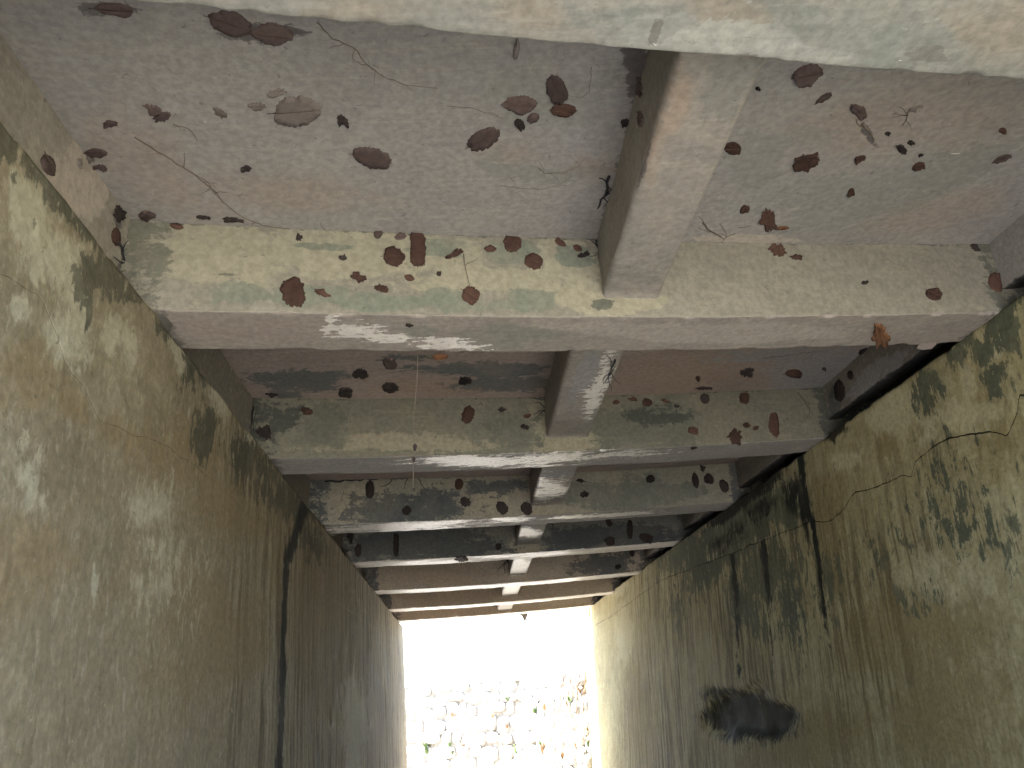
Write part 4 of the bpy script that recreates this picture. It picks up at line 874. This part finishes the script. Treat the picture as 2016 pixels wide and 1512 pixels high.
def tuft(c, n, h, spread, mat, label, name, cat, droop=0.5, wd=0.012, group=None, seed=0):
    rnd = random.Random(seed); V = []; F = []
    for k in range(n):
        a = rnd.uniform(0, 6.28); r = rnd.uniform(0.2, 1)*spread; L_ = h*rnd.uniform(0.6, 1.2); b0 = len(V)
        sd = np.array([-math.sin(a), math.cos(a), 0.0]); out = np.array([math.cos(a), math.sin(a), 0.0]); m_ = 5
        for j in range(m_+1):
            t = j/m_; p = np.asarray(c) + out*r*t*(0.6+0.4*t) + np.array([0, 0, L_*(t - droop*t*t)]) + 0.1*spread*out
            ww = wd*(1-t)**0.6*(0.5+1.2*math.sin(math.pi*min(1, t+0.15)))
            V += [p-sd*ww, p+sd*ww]
        for j in range(m_): F.append((b0+2*j, b0+2*j+1, b0+2*j+3, b0+2*j+2))
    o = mesh_obj(name, V, F, mat); tag(o, label, cat, group); return o
pl = [(0.3, WTOP, 14, 0.22, 0.16, M_DRY, 'dry brown grass tuft on the wall top by the cracked wall', 'grass_tuft', 'grass'),
      (0.8, 1.75, 16, 0.25, 0.2, M_DRY, 'dry brown weeds on the stone wall near the cracked wall', 'dry_weed', 'weed'),
      (1.0, 1.35, 12, 0.22, 0.15, M_GRASS, 'small green fern low on the stone wall near the cracked wall', 'fern', 'fern'),
      (2.4, 1.5, 9, 0.2, 0.10, M_DRY, 'narrow dry weed in the middle of the stone wall', 'dry_weed', 'weed'),
      (4.2, 1.7, 14, 0.2, 0.25, M_GRASS, 'low green weeds trailing across the stone wall', 'green_weed', 'weed'),
      (5.6, 1.45, 7, 0.18, 0.08, M_DRY, 'thin upright weed on the far bend of the stone wall', 'dry_weed', 'weed'),
      (2.2, 0.75, 18, 0.35, 0.22, M_DRY, 'thick brown dry weeds at the foot of the stone wall', 'dry_weed', 'weed'),
      (3.6, 0.72, 16, 0.30, 0.2, M_GRASS, 'green tuft beside the thick dry weeds', 'grass_tuft', 'grass'),
      (6.2, 0.80, 18, 0.34, 0.2, M_GRASS, 'bright green tuft at the far end of the stone wall', 'grass_tuft', 'grass'),
      (8.2, 1.6, 12, 0.3, 0.18, M_DRY, 'reddish dry weed near the streaked wall end', 'dry_weed', 'weed')]
for k, (s, z_, n_, h_, sp, mt, lb, nm, ct) in enumerate(pl): tuft(wall_pt(s, z_, 0.06), n_, h_, sp, mt, lb, nm, ct, seed=k+3)

# dark mortar squeezed out under the girder seats of the mouldy wall
wl = [o for o in bpy.data.objects if o.name.startswith('abutment_wall')][0]
for (px, py, r, sq) in ((322, 630, 0.055, (0.7, 1.5, 0.6)), (352, 662, 0.045, (0.8, 1.3, 0.6)), (553, 905, 0.05, (0.7, 1.4, 0.6)), (655, 1046, 0.06, (0.6, 1.4, 0.6)), (690, 1090, 0.05, (0.6, 1.6, 0.6)), (745, 1166, 0.06, (0.6, 1.6, 0.6)), (790, 1216, 0.07, (0.6, 1.5, 0.6))):
    c = hit('WL', px, py)[0] + np.array([-0.015, 0, 0.0])
    o = lump(c, r, int(px), 'seat_mortar', '', '', M_DARKC, None, sq)
    for k_ in ('label', 'category'): del o[k_]
    o.parent = wl; o.matrix_parent_inverse = wl.matrix_world.inverted()
# dry creepers over the stone wall next to the cracked wall
rv = random.Random(11)
for k in range(5):
    s0, z0 = 0.15 + 0.35*k, WTOP - 0.02; q = []
    for j in range(14):
        q.append(wall_pt(max(0.02, s0), z0, 0.12)); s0 += rv.uniform(-0.10, 0.12); z0 -= rv.uniform(0.05, 0.13)
    o = tube('dry_creeper', q, 0.012, M_DRY); tag(o, ('dry brown creeper hanging down the stone wall, %s from the cracked wall' % ('first', 'second', 'third', 'fourth', 'fifth')[k]), 'creeper', 'creepers hanging down the stone wall')
    for b in range(6):
        p = q[rv.randrange(2, 13)]; d_ = np.array([rv.uniform(-1, 1), rv.uniform(-0.6, 0.1), rv.uniform(-1, 0.6)])
        tube('side_stem', [p, p + 0.06*d_, p + 0.12*d_ + np.array([0, 0, -0.03])], 0.006, M_DRY, o)

# more weeds growing out of the joints of the stone wall
WEED = ('dry brown', 'straw-coloured', 'thin brown', 'low brown', 'wiry brown')
rq = random.Random(21)
for k in range(22):
    s0 = rq.uniform(0.1, 7.5); z0 = rq.uniform(0.7, 1.0) if k % 2 else rq.uniform(0.8, 1.9); gr = rq.random() < 0.3
    tuft(wall_pt(s0, z0, 0.07), rq.randrange(5, 12), rq.uniform(0.10, 0.24), rq.uniform(0.05, 0.14), M_GRASS if gr else M_DRY,
         ('small green weed growing from the stone wall joints' if gr else 'small dry brown weed growing from the stone wall joints'), 'green_weed' if gr else 'dry_weed', 'weed', seed=100+k, group='green weeds in the stone wall' if gr else 'dry weeds in the stone wall')
